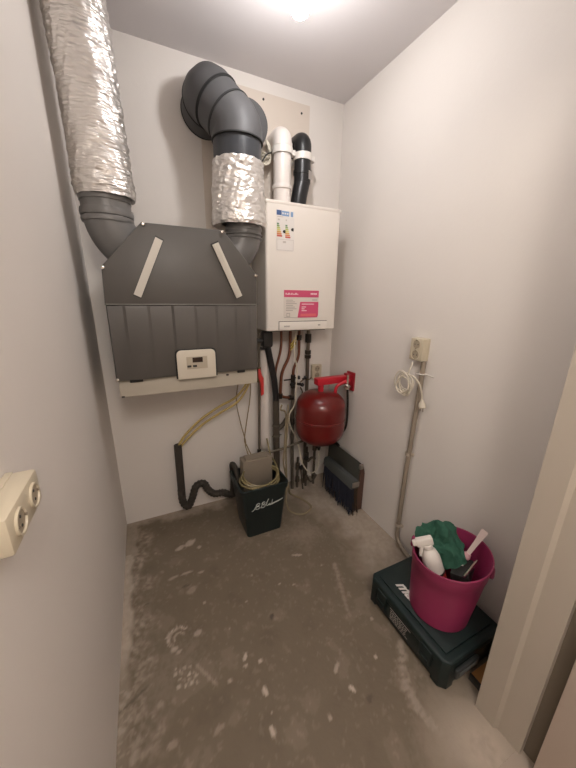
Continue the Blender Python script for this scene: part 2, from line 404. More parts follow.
b = bmesh.new(); box(b, 0.096, 0.770, -0.4345, -0.425, 1.4085, 1.4135, 0.001); obj('seam_ledge', b, mat('ledge_highlight', (0.19, 0.18, 0.165), 0.35), vu, label='seam across the grey unit with painted highlight')  # ledge coloured paler than the unit to stand in for its highlight
def strip(p, q):
    p, q = Vector((p[0], -0.43, p[1])), Vector((q[0], -0.43, q[1])); d = (q - p).normalized(); s = Vector((0, -1, 0)).cross(d).normalized()
    b = bmesh.new(); w = 0.0155
    def bar(o0, o1, y0, y1, mi, t0=0.0, t1=1.0):
        P0, P1 = p + (q - p) * t0, p + (q - p) * t1
        vs = []
        for P in (P0, P1):
            for (o, y) in ((o0, y0), (o1, y0), (o1, y1), (o0, y1)): vs.append(b.verts.new(P + s * o + Vector((0, y, 0))))
        for fq in ((0, 1, 2, 3), (7, 6, 5, 4), (0, 4, 5, 1), (1, 5, 6, 2), (2, 6, 7, 3), (3, 7, 4, 0)):
            f = b.faces.new([vs[i] for i in fq]); f.material_index = mi
    bar(-w, w, 0.0004, -0.012, 0, 0.012, 0.99); bar(-w * 0.55, -w * 0.25, -0.0121, -0.015, 0, 0.02, 0.98); bar(w * 0.1, w * 0.4, -0.0121, -0.015, 0, 0.02, 0.98)
    bar(-w * 1.12, w * 1.12, 0.0004, -0.006, 1, -0.012, 1.005)  # dark backing: end caps, plus an outline shadow painted along the sides
    obj('filter_strip', b, [M['strip'], M['dark']], vu, smooth=False, label='slanted pale ribbed strip')
strip((0.333, 1.682), (0.222, 1.444)); strip((0.567, 1.682), (0.676, 1.444))
b = bmesh.new()
prism(b, rounded(0.352, 0.548, 1.063, 1.206, 0.022, corners=(0, 1, 1, 0)), 'y', -0.440, -0.4295); obj('panel_surround', b, M['dark'], vu, smooth=False)
b = bmesh.new(); prism(b, rounded(0.359, 0.541, 1.060, 1.200, 0.022, corners=(0, 1, 1, 0)), 'y', -0.447, -0.4385, 0.002)
cpn = obj('control_panel', b, M['panel'], vu, label='cream control panel with small display')
b = bmesh.new(); box(b, 0.402, 0.500, -0.4485, -0.4465, 1.108, 1.168); obj('bezel', b, mat('bezel_beige', (0.46, 0.40, 0.31), 0.4), cpn, smooth=False)
b = bmesh.new(); box(b, 0.430, 0.478, -0.4500, -0.4482, 1.140, 1.164); obj('display', b, M['lcd'], cpn, smooth=False, label='dark brown display window')
for x in (0.414, 0.440):
    b = bmesh.new(); box(b, x - 0.010, x + 0.009, -0.4505, -0.4482, 1.117, 1.127, 0.001); obj('button', b, M['dark'], cpn)
for (x, z, y) in ((0.276, 1.731, -0.43), (0.604, 1.731, -0.43), (0.763, 1.549, -0.43), (0.109, 1.556, -0.43), (0.103, 1.083, -0.43)):
    b = bmesh.new(); lathe(b, [(0, 0.010), (0.005, 0.009), (0.0075, 0.006), (0.0075, -0.002)], (x, y, z), (0, -1, 0), 12); obj('screw', b, M['chrome'], vu)
b = bmesh.new()
prism(b, [(-0.40, 1.076), (-0.415, 1.03), (-0.412, 0.992), (-0.40, 0.988), (-0.012, 0.988), (-0.012, 1.076)], 'x', 0.103, 0.770, 0.003)
tr = obj('drain_tray', b, M['tray'], vu, label='beige tray under the grey casing')
for x0, x1 in ((0.150, 0.205), (0.66, 0.70)):
    b = bmesh.new(); box(b, x0, x1, -0.418, -0.404, 1.060, 1.0735, 0.001); obj('clip', b, M['dark'], tr, label='dark clip slot')
for x0, z0 in ((0.108, 0.992), (0.60, 1.05)):
    b = bmesh.new(); box(b, x0, x0 + 0.012, -0.4165, -0.409, z0, z0 + 0.0065); obj('drain_plug', b, M['dark'], tr, smooth=False)

# ------------------------------------------------------------------ left foil duct
def foil_duct(name, cx, cy, prof, mt, amp, seed, seg=96, nz=120, tilt=(0, 0)):
    b = bmesh.new(); rings = []
    z0, z1 = prof[0][1], prof[-1][1]
    zs = [p[1] for p in prof]; rr = [p[0] for p in prof]
    for i in range(nz + 1):
        z = z0 + (z1 - z0) * i / nz; r = float(np.interp(z, zs, rr)); ring = []
        for j in range(seg):
            a = 2 * PI * j / seg; ca, sa = math.cos(a), math.sin(a)
            q = Vector((ca * 2.2 + seed, sa * 2.2, z * 16 + a * 1.6 * math.sin(a)))
            d = noise.fractal(q, 0.7, 2.2, 5) * amp + (abs(noise.noise(Vector((ca * 1.2, sa * 1.2 + seed, z * 34 + ca * 2.0)))) - 0.2) * amp * 0.9
            ring.append(b.verts.new((cx + tilt[0] * (z - z0) + (r + d) * ca, cy + tilt[1] * (z - z0) + (r + d) * sa, z)))
        rings.append(ring)
    for A_, B_ in zip(rings[:-1], rings[1:]):
        for j in range(seg): b.faces.new((A_[j], A_[(j + 1) % seg], B_[(j + 1) % seg], B_[j]))
    inner = [b.verts.new((cx + 0.09 * math.cos(2 * PI * j / seg), cy + 0.09 * math.sin(2 * PI * j / seg), z0 + 0.012)) for j in range(seg)]
    for j in range(seg): b.faces.new((rings[0][(j + 1) % seg], rings[0][j], inner[j], inner[(j + 1) % seg]))
    b.faces.new(rings[-1])
    return obj(name, b, mt, ang=60)
f1 = foil_duct('foil_duct', 0.152, -0.335, [(0.1055, 1.830), (0.111, 1.86), (0.1055, 1.97), (0.1035, 2.19), (0.1035, 2.597)], M['foilL'], 0.0065, 2.0, nz=200, tilt=(-0.033, 0))
tag(f1, 'tall silver foil-wrapped duct rising to the ceiling at the left wall', 'duct')

def grey_bend(name, label, pts, r, collars, grp):
    t = thing(name, pts[-1], label, 'duct', grp)
    b = bmesh.new(); tube(b, fillet(pts, 0.13, 10), r, 40); obj('elbow', b, M['pvc'], t, ang=50)
    for (z0, z1, dr) in collars:
        b = bmesh.new(); c = (pts[0][0], pts[0][1], 0)
        lathe(b, [(r - 0.004, z0), (r + dr, z0), (r + dr + 0.002, (z0 + z1) / 2), (r + dr, z1), (r - 0.004, z1)], c, (0, 0, 1), 40); obj('collar', b, M['pvc'], t, ang=50)
    return t
grey_bend('grey_duct_elbow', 'grey plastic duct elbow under the tall left foil duct', [(0.146, -0.33, 1.89), (0.146, -0.33, 1.715), (0.225, -0.30, 1.62)], 0.093,
          [(1.815, 1.84, 0.004), (1.760, 1.787, 0.006), (1.738, 1.757, 0.004)], 'grey duct elbows')
grey_bend('grey_duct_elbow', 'grey plastic duct elbow under the short foil wrap beside the boiler', [(0.7638, -0.25, 1.84), (0.7638, -0.25, 1.715), (0.67, -0.24, 1.62)], 0.0905,
          [(1.775, 1.795, 0.003), (1.752, 1.758, 0.006), (1.735, 1.741, 0.006)], 'grey duct elbows')

f2 = foil_duct('foil_wrap', 0.7432, -0.25, [(0.131, 1.793), (0.136, 1.81), (0.131, 1.90), (0.126, 1.985), (0.1235, 2.04), (0.1235, 2.078)], M['foilR'], 0.0085, 7.0, nz=110)
tag(f2, 'short crinkled silver foil wrap around the dark duct above the ventilation unit', 'duct wrap')

# ------------------------------------------------------------------ dark foam duct
dd = thing('dark_duct', (0.7422, -0.25, 2.05), 'thick dark grey duct bending left and into the back wall near the ceiling', 'duct')
P1, P2, P3 = Vector((0.742, -0.255, 2.225)), Vector((0.642, -0.158, 2.372)), Vector((0.642, -0.004, 2.366))
b = bmesh.new(); cyl(b, (0.742, -0.25, 2.035), (0.742, -0.252, 2.20), 0.116, 56); obj('straight_pipe', b, M['ductblue'], dd, ang=50)
def ringed(name, pts, r):
    b = bmesh.new(); tube(b, pts, r, 48)
    for f in (0, -1):
        d = (Vector(pts[1]) - Vector(pts[0])).normalized() if f == 0 else (Vector(pts[-2]) - Vector(pts[-1])).normalized()
        tube(b, [Vector(pts[f]) - d * 0.001, Vector(pts[f]) + d * 0.004], r + 0.003, 48, mi=1)
    obj(name, b, [M['duct'], M['rubber']], dd, ang=40)
d1 = (P2 - P1).normalized(); UP = Vector((0, 0, 1)); d2 = (P3 - P2).normalized()
e1 = P1 + d1 * 0.060
ringed('elbow', [P1 - UP * 0.062, P1 - UP * 0.022, P1 - UP * 0.006 + d1 * 0.006, P1 + d1 * 0.022, e1], 0.1205)
k1 = P2 - d1 * 0.055; k2 = P2 + d2 * 0.050
ringed('elbow', [e1 + d1 * 0.003, k1], 0.1185)
ringed('elbow', [k1 + d1 * 0.003, P2 - d1 * 0.018, P2 - d1 * 0.005 + d2 * 0.005, P2 + d2 * 0.020, k2], 0.1215)
ringed('wall_stub', [k2 + d2 * 0.004, P2 + d2 * 0.10, P3], 0.116)
ds = thing('dark_duct_stub', (0.822, -0.1, 2.19), 'short dark duct stub going into the wall behind the bent dark duct', 'duct')
b = bmesh.new(); lathe(b, [(0, 0.195), (0.085, 0.195), (0.103, 0.185), (0.108, 0.165), (0.108, 0.0)], (0.822, -0.007, 2.29), (0, -1, 0), 48); obj('cap', b, M['duct'], ds)
b = bmesh.new(); lathe(b, [(0.106, 0.0), (0.112, 0.0), (0.112, 0.022), (0.106, 0.022)], (0.822, -0.007, 2.29), (0, -1, 0), 48); obj('collar', b, M['duct'], ds)

# ------------------------------------------------------------------ boiler
bo = thing('boiler', (1.126, -0.125, 1.25), 'white wall-hung boiler with colourful energy label and pink sticker', 'boiler')
b = bmesh.new()
prism(b, rounded(0.889, 1.366, -0.250, -0.008, 0.016, corners=(1, 0, 0, 1)), 'z', 1.250, 1.944, 0.008, seg=3)
obj('casing', b, M['boiler'], bo)
b = bmesh.new(); box(b, 0.8875, 1.3675, -0.2515, -0.10, 1.930, 1.947, 0.003); obj('top_cap', b, M['boiler'], bo)
b = bmesh.new(); box(b, 0.968, 1.302, -0.2515, -0.2485, 1.3035, 1.3075); box(b, 0.967, 0.9705, -0.2515, -0.2485, 1.256, 1.3075); obj('flap_seam', b, M['seam'], bo, smooth=False)
b = bmesh.new(); box(b, 0.9725, 1.302, -0.2535, -0.2485, 1.254, 1.3025, 0.002)
fl = obj('control_flap', b, M['boiler'], bo)
b = bmesh.new()
x = 1.003
for w_ in (.007, .004, .006, .005, .007, .004): box(b, x, x + w_ * .8, -0.2541, -0.2533, 1.272, 1.281); x += w_ + 0.001
for k in range(2): box(b, 1.238 + 0.009 * k, 1.245 + 0.009 * k, -0.2541, -0.2533, 1.276, 1.284)
obj('print_mark', b, M['greyink'], fl, smooth=False)
# energy label
b = bmesh.new(); box(b, 0.949, 1.058, -0.2516, -0.2497, 1.697, 1.904)
en = obj('energy_label', b, M['sticker'], bo, smooth=False, label='white energy label with rating arrows')
b = bmesh.new(); box(b, 0.951, 0.980, -0.2524, -0.2514, 1.876, 1.900); box(b, 0.982, 1.026, -0.2524, -0.2514, 1.874, 1.898, mi=1); box(b, 1.036, 1.050, -0.2524, -0.2514, 1.874, 1.898, mi=1)
for k in range(3): box(b, 0.984 + .014 * k, 0.993 + .014 * k, -0.2528, -0.2522, 1.882, 1.890, mi=2)
obj('header', b, [M['blue'], M['lblue'], M['sticker']], en, smooth=False)
b = bmesh.new(); mats = [M['e_' + k] for k in ('g1', 'g2', 'g3', 'y', 'o1', 'o2', 'r')]
for cx, z0, z1 in ((0.953, 1.768, 1.838), (1.004, 1.764, 1.832)):
    hh = (z1 - z0) / 7
    for k in range(7):
        zb = z1 - hh * (k + 1); L = 0.010 + 0.0032 * k
        prism(b, [(cx, zb + 0.001), (cx + L, zb + 0.001), (cx + L + 0.004, zb + hh / 2), (cx + L, zb + hh - 0.001), (cx, zb + hh - 0.001)], 'y', -0.2524, -0.2514, mi=k)
obj('rating_arrows', b, mats, en, smooth=False)
for cx, cz in ((0.988, 1.796), (1.038, 1.810)):
    b = bmesh.new(); prism(b, [(cx, cz), (cx + 0.006, cz - 0.008), (cx + 0.017, cz - 0.008), (cx + 0.017, cz + 0.008), (cx + 0.006, cz + 0.008)], 'y', -0.2524, -0.2514)
    obj('grade_arrow', b, M['dark'], en, smooth=False)
b = bmesh.new()
for (x0, x1, z0, z1) in ((0.958, 0.970, 1.850, 1.858), (1.006, 1.012, 1.850, 1.858), (0.955, 0.990, 1.867, 1.870), (0.990, 1.008, 1.738, 1.748), (0.952, 1.056, 1.755, 1.7565), (0.953, 0.9545, 1.70, 1.755), (1.0535, 1.055, 1.70, 1.755), (0.953, 1.055, 1.70, 1.7015)):
    box(b, x0, x1, -0.2522, -0.2514, z0, z1)
obj('print_mark', b, mat('faint_ink', (0.55, 0.50, 0.46), 0.5), en, smooth=False)
# pink sticker
b = bmesh.new(); box(b, 1.000, 1.235, -0.2516, -0.2497, 1.327, 1.487)
pk = obj('pink_sticker', b, mat('sticker_ivory', (0.70, 0.64, 0.58), 0.4), bo, smooth=False, label='pink and white sticker low on the boiler')
b = bmesh.new(); prism(b, [(1.000, 1.447), (1.235, 1.447), (1.235, 1.487), (1.000, 1.487)], 'y', -0.2524, -0.2514)
prism(b, [(1.092, 1.327), (1.228, 1.327), (1.235, 1.340), (1.235, 1.420), (1.108, 1.420)], 'y', -0.2524, -0.2514)
prism(b, [(1.110, 1.334), (1.222, 1.334), (1.222, 1.350), (1.113, 1.350)], 'y', -0.2528, -0.2523, mi=1)
obj('pink_field', b, [M['pink'], M['pinkred']], pk, smooth=False)
b = bmesh.new()
x = 1.010
for w_ in (.008, .006, .012, .006, .008, .007, .006, .012, .007): box(b, x, x + w_ * .75, -0.2528, -0.2522, 1.461, 1.461 + (0.010 if w_ > .0075 else 0.006)); x += w_ + 0.0015
x = 1.178
for w_ in (.009, .012, .008, .014): box(b, x, x + w_ * .8, -0.2528, -0.2522, 1.463, 1.472); x += w_ + 0.001
for z, L in ((1.405, .085), (1.388, .03), (1.377, .02), (1.366, .035)): box(b, 1.118, 1.118 + L, -0.2528, -0.2522, z, z + 0.0045)
obj('light_print', b, M['lightink'], pk, smooth=False)
b = bmesh.new()
for k in range(7): box(b, 1.014, 1.060 + 0.012 * ((k * 5) % 3), -0.2522, -0.2514, 1.368 + 0.010 * k, 1.3715 + 0.010 * k)
box(b, 1.018, 1.040, -0.2522, -0.2514, 1.333, 1.336); box(b, 1.018, 1.040, -0.2522, -0.2514, 1.352, 1.355); box(b, 1.018, 1.0205, -0.2522, -0.2514, 1.333, 1.355); box(b, 1.0375, 1.040, -0.2522, -0.2514, 1.333, 1.355)
box(b, 1.190, 1.225, -0.2522, -0.2514, 1.430, 1.434); box(b, 1.003, 1.09, -0.2522, -0.2514, 1.3275, 1.330)
obj('grey_print', b, M['greyink'], pk, smooth=False)
# connections box hanging below
b = bmesh.new(); box(b, 0.94, 1.33, -0.19, -0.03, 1.240, 1.252); obj('bottom_plate', b, M['seam'], bo, smooth=False)

# ------------------------------------------------------------------ flues
wf = thing('flue_pipe', (1.036, -0.13, 1.94), 'white flue pipe standing on the boiler with white clamp', 'flue pipe', 'flue pipes on the boiler')
b = bmesh.new(); cyl(b, (1.036, -0.13, 1.945), (1.036, -0.13, 2.23), 0.0495, 32); obj('straight_pipe', b, M['whitepipe'], wf)
b = bmesh.new(); tube(b, fillet([(1.036, -0.13, 2.215), (1.036, -0.13, 2.295), (1.036, -0.007, 2.295)], 0.07, 10), 0.052, 32); obj('elbow', b, M['whitepipe'], wf)
b = bmesh.new(); lathe(b, [(0.049, 0), (0.056, 0), (0.057, 0.012), (0.053, 0.022), (0.049, 0.022)], (1.036, -0.13, 2.035), (0, 0, 1), 32); obj('socket_ring', b, M['whitepipe'], wf)
def clamp(parent, cx, z, r):
    b = bmesh.new(); lathe(b, [(r, -0.017), (r + 0.006, -0.017), (r + 0.006, 0.017), (r, 0.017)], (cx, -0.13, z), (0, 0, 1), 32)
    box(b, cx + r - 0.004, cx + r + 0.022, -0.15, -0.115, z - 0.014, z + 0.014, 0.004)
    box(b, cx - 0.012, cx + 0.012, -0.09, -0.006, z - 0.012, z + 0.012)
    obj('clamp', b, M['white'], parent, label='white pipe clamp')
clamp(wf, 1.036, 2.222, 0.0525)
b = bmesh.new(); lathe(b, [(0.050, 0), (0.056, 0), (0.056, 0.016), (0.050, 0.016)], (1.036, -0.13, 2.242), (0, 0, 1), 32); obj('socket_ring', b, M['whitepipe'], wf)
bf = thing('flue_pipe', (1.146, -0.13, 1.94), 'black flue pipe behind the white one with white clamp and small label', 'flue pipe', 'flue pipes on the boiler')
b = bmesh.new(); tube(b, fillet([(1.138, -0.13, 1.945), (1.145, -0.13, 2.01), (1.166, -0.13, 2.10)], 0.04, 5), 0.046, 32); obj('lower_pipe', b, M['blackpipe'], bf)
b = bmesh.new(); cyl(b, (1.164, -0.13, 2.085), (1.164, -0.13, 2.235), 0.0475, 32); obj('straight_pipe', b, M['blackpipe'], bf)
b = bmesh.new(); tube(b, fillet([(1.164, -0.13, 2.225), (1.164, -0.13, 2.295), (1.155, -0.007, 2.295)], 0.08, 10), 0.0485, 32); obj('elbow', b, M['blackpipe'], bf)
b = bmesh.new(); lathe(b, [(0.046, 0), (0.0525, 0), (0.0525, 0.02), (0.046, 0.02)], (1.164, -0.13, 2.128), (0, 0, 1), 32); obj('socket_ring', b, M['blackpipe'], bf)
clamp(bf, 1.164, 2.213, 0.0485)
b = bmesh.new()
rr = 0.0535; a0, a1 = math.radians(-75), math.radians(-20); vs = []
for k in range(7):
    a = a0 + (a1 - a0) * k / 6; vs.append([b.verts.new((1.164 + rr * math.cos(a), -0.13 + rr * math.sin(a), z)) for z in (2.098, 2.142)])
for k in range(6): b.faces.new((vs[k][0], vs[k + 1][0], vs[k + 1][1], vs[k][1]))
bmesh.ops.solidify(b, geom=b.faces[:], thickness=0.001)
obj('label_sticker', b, M['sticker'], bf, label='white sticker on the black pipe')

# cables coiled beside the white flue
b = bmesh.new()
for k in range(4):
    c = Vector((0.958 - 0.004 * k, -0.055 - 0.010 * k, 2.235)); pts = [c + Vector((0.028 * math.cos(t) + 0.012 * math.sin(t * 2 + k), 0.012 * math.sin(t), (0.062 + 0.006 * k) * math.sin(t))) for t in [2 * PI * i / 22 for i in range(22)]]
    tube(b, pts, 0.0042, 8, closed=True)
tube(b, spline([(0.945, -0.07, 2.18), (0.935, -0.06, 2.10), (0.955, -0.05, 2.02), (0.985, -0.03, 2.00), (0.99, -0.02, 1.94)], 8), 0.004, 8)
for z in (2.20, 2.215): tube(b, [(0.962 + 0.022 * math.cos(t), -0.065 + 0.03 * math.sin(t), z + 0.006 * math.cos(2 * t)) for t in [2 * PI * i / 16 for i in range(16)]], 0.005, 8, closed=True)
tag(obj('coiled_cable', b, M['cable']), 'cream cable coiled between the dark duct and the white flue pipe', 'cable')
b = bmesh.new(); tube(b, spline([(0.99, -0.09, 2.225), (0.95, -0.10, 2.20), (0.905, -0.12, 2.13), (0.90, -0.13, 2.07), (0.93, -0.05, 2.02), (0.94, -0.02, 1.93)], 8), 0.004, 8)
tag(obj('thin_cable', b, M['dark']), 'thin black wire looping left of the white flue pipe', 'cable')

# ------------------------------------------------------------------ pipes below boiler
def pipe(name, label, pts, r, m, rad=0.05, grp=None, cat='pipe', parts=()):
    t = thing(name, pts[-1], label, cat, grp)
    b = bmesh.new(); tube(b, fillet(pts, rad, 7), r, 16); obj('tube', b, m, t, ang=50)
    for (a, c, rr, nm, mm) in parts:
        b = bmesh.new(); a, c = Vector(a), Vector(c); d = c - a
        lathe(b, [(r * 0.9, 0), (rr, 0), (rr * 1.04, d.length * .15), (rr * 1.04, d.length * .85), (rr, d.length), (r * 0.9, d.length)], a, d, 12); obj(nm, b, mm, t, ang=25)
    return t
G = 'copper pipes under the boiler'
pipe('copper_pipe', 'leftmost copper pipe bending under the boiler', [(1.052, -0.10, 1.235), (1.053, -0.10, 1.11), (1.010, -0.10, 0.97), (1.008, -0.10, 0.845), (1.020, -0.10, 0.70)], 0.0085, M['copper'], 0.05, G)
pipe('copper_pipe', 'thick middle copper pipe with double bend ending in elbow', [(1.118, -0.10, 1.235), (1.118, -0.10, 1.06), (1.056, -0.10, 0.955), (1.048, -0.10, 0.775), (1.125, -0.10, 0.76)], 0.0105, M['copper'], 0.055, G,
     parts=[((1.049, -0.10, 0.80), (1.048, -0.10, 0.765), 0.016, 'elbow_fitting', M['darkmetal']), ((1.115, -0.10, 0.762), (1.145, -0.10, 0.757), 0.017, 'nut', M['darkmetal'])])
pipe('copper_pipe', 'rightmost short copper pipe running down into dark valve', [(1.186, -0.10, 1.235), (1.186, -0.10, 1.045), (1.146, -0.10, 0.975), (1.146, -0.10, 0.90)], 0.0095, M['copper'], 0.045, G,
     parts=[((1.186, -0.10, 1.20), (1.186, -0.10, 1.165), 0.016, 'nut', M['darkmetal'])])
pipe('steel_pipe', 'dull grey pipe with dark couplings running behind the red vessel', [(1.281, -0.055, 1.235), (1.283, -0.055, 0.60), (1.285, -0.055, 0.0)], 0.0128, M['dullpipe'], 0.02, None,
     parts=[((1.281, -0.055, 1.200), (1.281, -0.055, 1.138), 0.021, 'coupling', M['darkmetal']), ((1.282, -0.055, 1.082), (1.282, -0.055, 1.056), 0.021, 'coupling', M['darkmetal']), ((1.282, -0.055, 1.049), (1.282, -0.055, 1.025), 0.022, 'coupling', M['darkmetal'])])
pipe('dark_riser', 'thin dark riser pipe left of the red vessel reaching the floor', [(1.148, -0.095, 0.90), (1.150, -0.095, 0.45), (1.160, -0.095, 0.005)], 0.0125, M['brownpipe'], 0.02, None,
     parts=[((1.148, -0.095, 0.60), (1.148, -0.095, 0.55), 0.018, 'coupling', M['darkmetal'])])
# manifold with dark valves below the short copper pipe
fv = thing('filling_valve', (1.16, -0.10, 0.84), 'dark filling valve with knobs beside the short copper pipe', 'valve')
b = bmesh.new(); cyl(b, (1.145, -0.10, 0.925), (1.145, -0.10, 0.83), 0.016, 16); cyl(b, (1.075, -0.10, 0.893), (1.145, -0.10, 0.893), 0.0055, 10); cyl(b, (1.145, -0.10, 0.865), (1.225, -0.11, 0.845), 0.009, 12); obj('body', b, M['darkmetal'], fv)
for c, ax in (((1.165, -0.115, 0.905), (0.8, -0.6, 0.2)), ((1.195, -0.12, 0.86), (0.4, -0.8, -0.3)), ((1.215, -0.12, 0.895), (0.8, -0.4, 0.5)), ((1.135, -0.12, 0.865), (-0.8, -0.6, 0))):
    b = bmesh.new(); lathe(b, [(0, 0.024), (0.012, 0.024), (0.014, 0.010), (0.006, 0.008), (0.006, -0.008)], c, ax, 10); obj('knob', b, M['dark'], fv)
b = bmesh.new(); tube(b, spline([(1.20, -0.11, 0.87), (1.235, -0.10, 0.885), (1.262, -0.12, 0.885), (1.29, -0.10, 0.89)], 6), 0.004, 8); tube(b, spline([(1.20, -0.11, 0.83), (1.22, -0.10, 0.80), (1.235, -0.075, 0.77)], 6), 0.005, 8); obj('tail', b, M['brass'], fv)

# black siphon and drain pipes
sp = thing('siphon', (0.965, -0.10, 0.76), 'black condensate siphon slanting down under the boiler', 'siphon')
b = bmesh.new(); box(b, 0.915, 0.985, -0.13, -0.06, 1.130, 1.235, 0.015); obj('trap_body', b, M['dark'], sp)
b = bmesh.new(); tube(b, [(0.955, -0.10, 1.13), (1.003, -0.10, 0.90), (1.016, -0.10, 0.755)], 0.0215, 20); obj('drain_leg', b, M['blackpipe'], sp)
b = bmesh.new(); cyl(b, (0.90, -0.10, 1.125), (0.955, -0.10, 1.12), 0.008, 12); cyl(b, (0.87, -0.095, 1.175), (0.92, -0.10, 1.175), 0.018, 14); obj('inlet', b, M['dark'], sp)
dp = thing('drain_pipe', (1.03, -0.095, 0.0), 'brown-grey drain pipe below the black siphon with slanting branch', 'pipe')
b = bmesh.new(); cyl(b, (1.017, -0.095, 0.775), (1.032, -0.095, 0.0), 0.023, 20); obj('tube', b, M['brownpipe'], dp)
b = bmesh.new(); tube(b, fillet([(1.035, -0.095, 0.53), (1.075, -0.095, 0.56), (1.150, -0.095, 0.665), (1.155, -0.095, 0.74)], 0.03, 5), 0.0165, 16); obj('branch', b, M['brownpipe'], dp)
for z in (0.565, 0.485):
    b = bmesh.new(); lathe(b, [(0.023, -0.006), (0.027, -0.006), (0.027, 0.006), (0.023, 0.006)], (1.0215 + (0.56 - z) * 0.02, -0.095, z), (0, 0, 1), 20)
    cyl(b, (0.985, -0.1, z), (1.06, -0.1, z), 0.004, 8); obj('clip', b, M['dullpipe'], dp, label='pale pipe clip')
# white boxed pipe and gas pipe
wp = thing('white_riser', (0.945, -0.085, 0.39), 'wide white riser pipe between gas pipe and drain pipe', 'pipe')
b = bmesh.new(); lathe(b, [(0, 0), (0.020, 0.002), (0.031, 0.02), (0.034, 0.06), (0.034, 0.735), (0, 0.735)], (0.956, -0.042, 0.37), (0, 0, 1), 24); obj('tube', b, M['whitepipe'], wp)
gp = thing('gas_pipe', (0.888, -0.10, 0.38), 'thin grey gas pipe with red lever cock left of the white riser', 'pipe')
b = bmesh.new(); tube(b, fillet([(0.895, -0.10, 1.225), (0.894, -0.10, 0.80), (0.888, -0.10, 0.385), (0.90, -0.14, 0.385)], 0.02, 5), 0.0085, 14); obj('tube', b, M['dullpipe'], gp)
b = bmesh.new(); prism(b, [(0.880, 0.99), (0.893, 0.995), (0.905, 0.95), (0.916, 0.93), (0.916, 0.82), (0.898, 0.81), (0.893, 0.90), (0.880, 0.94)], 'y', -0.130, -0.112, 0.003); obj('lever', b, M['redp'], gp, label='red lever handle')
b = bmesh.new(); cyl(b, (0.894, -0.10, 1.0), (0.894, -0.10, 0.90), 0.014, 12); cyl(b, (0.86, -0.10, 0.905), (0.895, -0.10, 0.905), 0.004, 8); obj('cock_body', b, M['brass'], gp)
b = bmesh.new(); lathe(b, [(0.008, 0), (0.014, 0), (0.015, 0.01), (0.015, 0.025), (0.008, 0.028)], (0.8885, -0.10, 0.376), (0, 0, 1), 12); obj('elbow_fitting', b, M['darkmetal'], gp)
pipe('cross_pipe', 'thin pale pipe running sideways from gas pipe to the red vessel', [(0.905, -0.14, 0.385), (1.05, -0.145, 0.395), (1.225, -0.15, 0.430), (1.27, -0.16, 0.440)], 0.0085, M['dullpipe'], 0.03, None,
     parts=[((0.912, -0.14, 0.3853), (0.945, -0.141, 0.387), 0.013, 'nut', M['darkmetal'])])
# striped tag on the cable below the boiler, and the white cord
b = bmesh.new()
for k in range(3):
    z = 1.10 + 0.018 * k; prism(b, [(1.110, z), (1.150, z + 0.045), (1.150, z + 0.056), (1.110, z + 0.011)], 'y', -0.128, -0.124, mi=0)
for k in range(2):
    z = 1.111 + 0.018 * k; prism(b, [(1.110, z), (1.150, z + 0.045), (1.150, z + 0.052), (1.110, z + 0.007)], 'y', -0.1275, -0.1245, mi=1)
tag(obj('striped_tag', b, [M['hazard'], M['dark']], smooth=False), 'yellow and black striped tag hanging under the boiler', 'tag')
b = bmesh.new(); tube(b, spline([(1.15, -0.12, 1.235), (1.135, -0.13, 1.10), (1.155, -0.14, 0.97), (1.150, -0.14, 0.86), (1.148, -0.13, 0.72), (1.105, -0.13, 0.64), (1.115, -0.14, 0.55), (1.16, -0.14, 0.46), (1.185, -0.15, 0.36), (1.21, -0.15, 0.25), (1.27, -0.15, 0.15), (1.33, -0.14, 0.135), (1.37, -0.13, 0.20), (1.37, -0.12, 0.32)], 8), 0.0048, 8)
tag(obj('hanging_cable', b, M['cable']), 'white cord dangling from the boiler past the red vessel', 'cable')
b = bmesh.new()
tube(b, spline([(1.052, -0.12, 0.72), (1.03, -0.15, 0.70), (1.07, -0.15, 0.66), (1.055, -0.17, 0.45), (1.040, -0.19, 0.30), (1.075, -0.20, 0.12), (1.10, -0.18, 0.03), (1.16, -0.24, 0.008), (1.185, -0.35, 0.008), (1.10, -0.395, 0.008), (1.03, -0.34, 0.008), (1.04, -0.24, 0.02), (1.06, -0.20, 0.16), (1.065, -0.17, 0.40), (1.085, -0.15, 0.60), (1.10, -0.12, 0.72)], 10), 0.0065, 10)
tag(obj('loose_hose', b, M['hoseC']), 'pale clear hose looping onto the floor right of the black bin', 'hose')

# low valves
def low_valve(name, label, x, y, z0, z1, handle):
    t = thing(name, (x, y, z0), label, 'valve', 'low valves under the red vessel')
    b = bmesh.new(); cyl(b, (x, y, z0), (x, y, z1), 0.010, 12); cyl(b, (x, y, z0 + 0.05), (x, y, z0 + 0.09), 0.017, 8); cyl(b, (x, y, z1 - 0.10), (x, y, z1 - 0.05), 0.018, 8); obj('body', b, M['brownpipe'], t, ang=25)
    b = bmesh.new(); c = Vector((x, y, z1 - 0.075))
    cyl(b, c, c + Vector(handle) * 0.5, 0.007, 10); h = Vector(handle)
    lathe(b, [(0, 0.016), (0.018, 0.014), (0.020, 0.004), (0.014, 0)], c + h * 0.5, h, 10); obj('knob', b, M['dark'], t)
low_valve('radiator_valve', 'dark valve with round knob beside the dark riser', 1.205, -0.09, 0.0, 0.26, (0.03, -0.05, 0.005))
low_valve('radiator_valve', 'left dark valve standing under the red vessel', 1.275, -0.10, 0.0, 0.34, (-0.03, -0.05, 0.0))
low_valve('radiator_valve', 'right dark valve standing under the red vessel', 1.345, -0.10, 0.0, 0.40, (0.035, -0.045, 0.0))
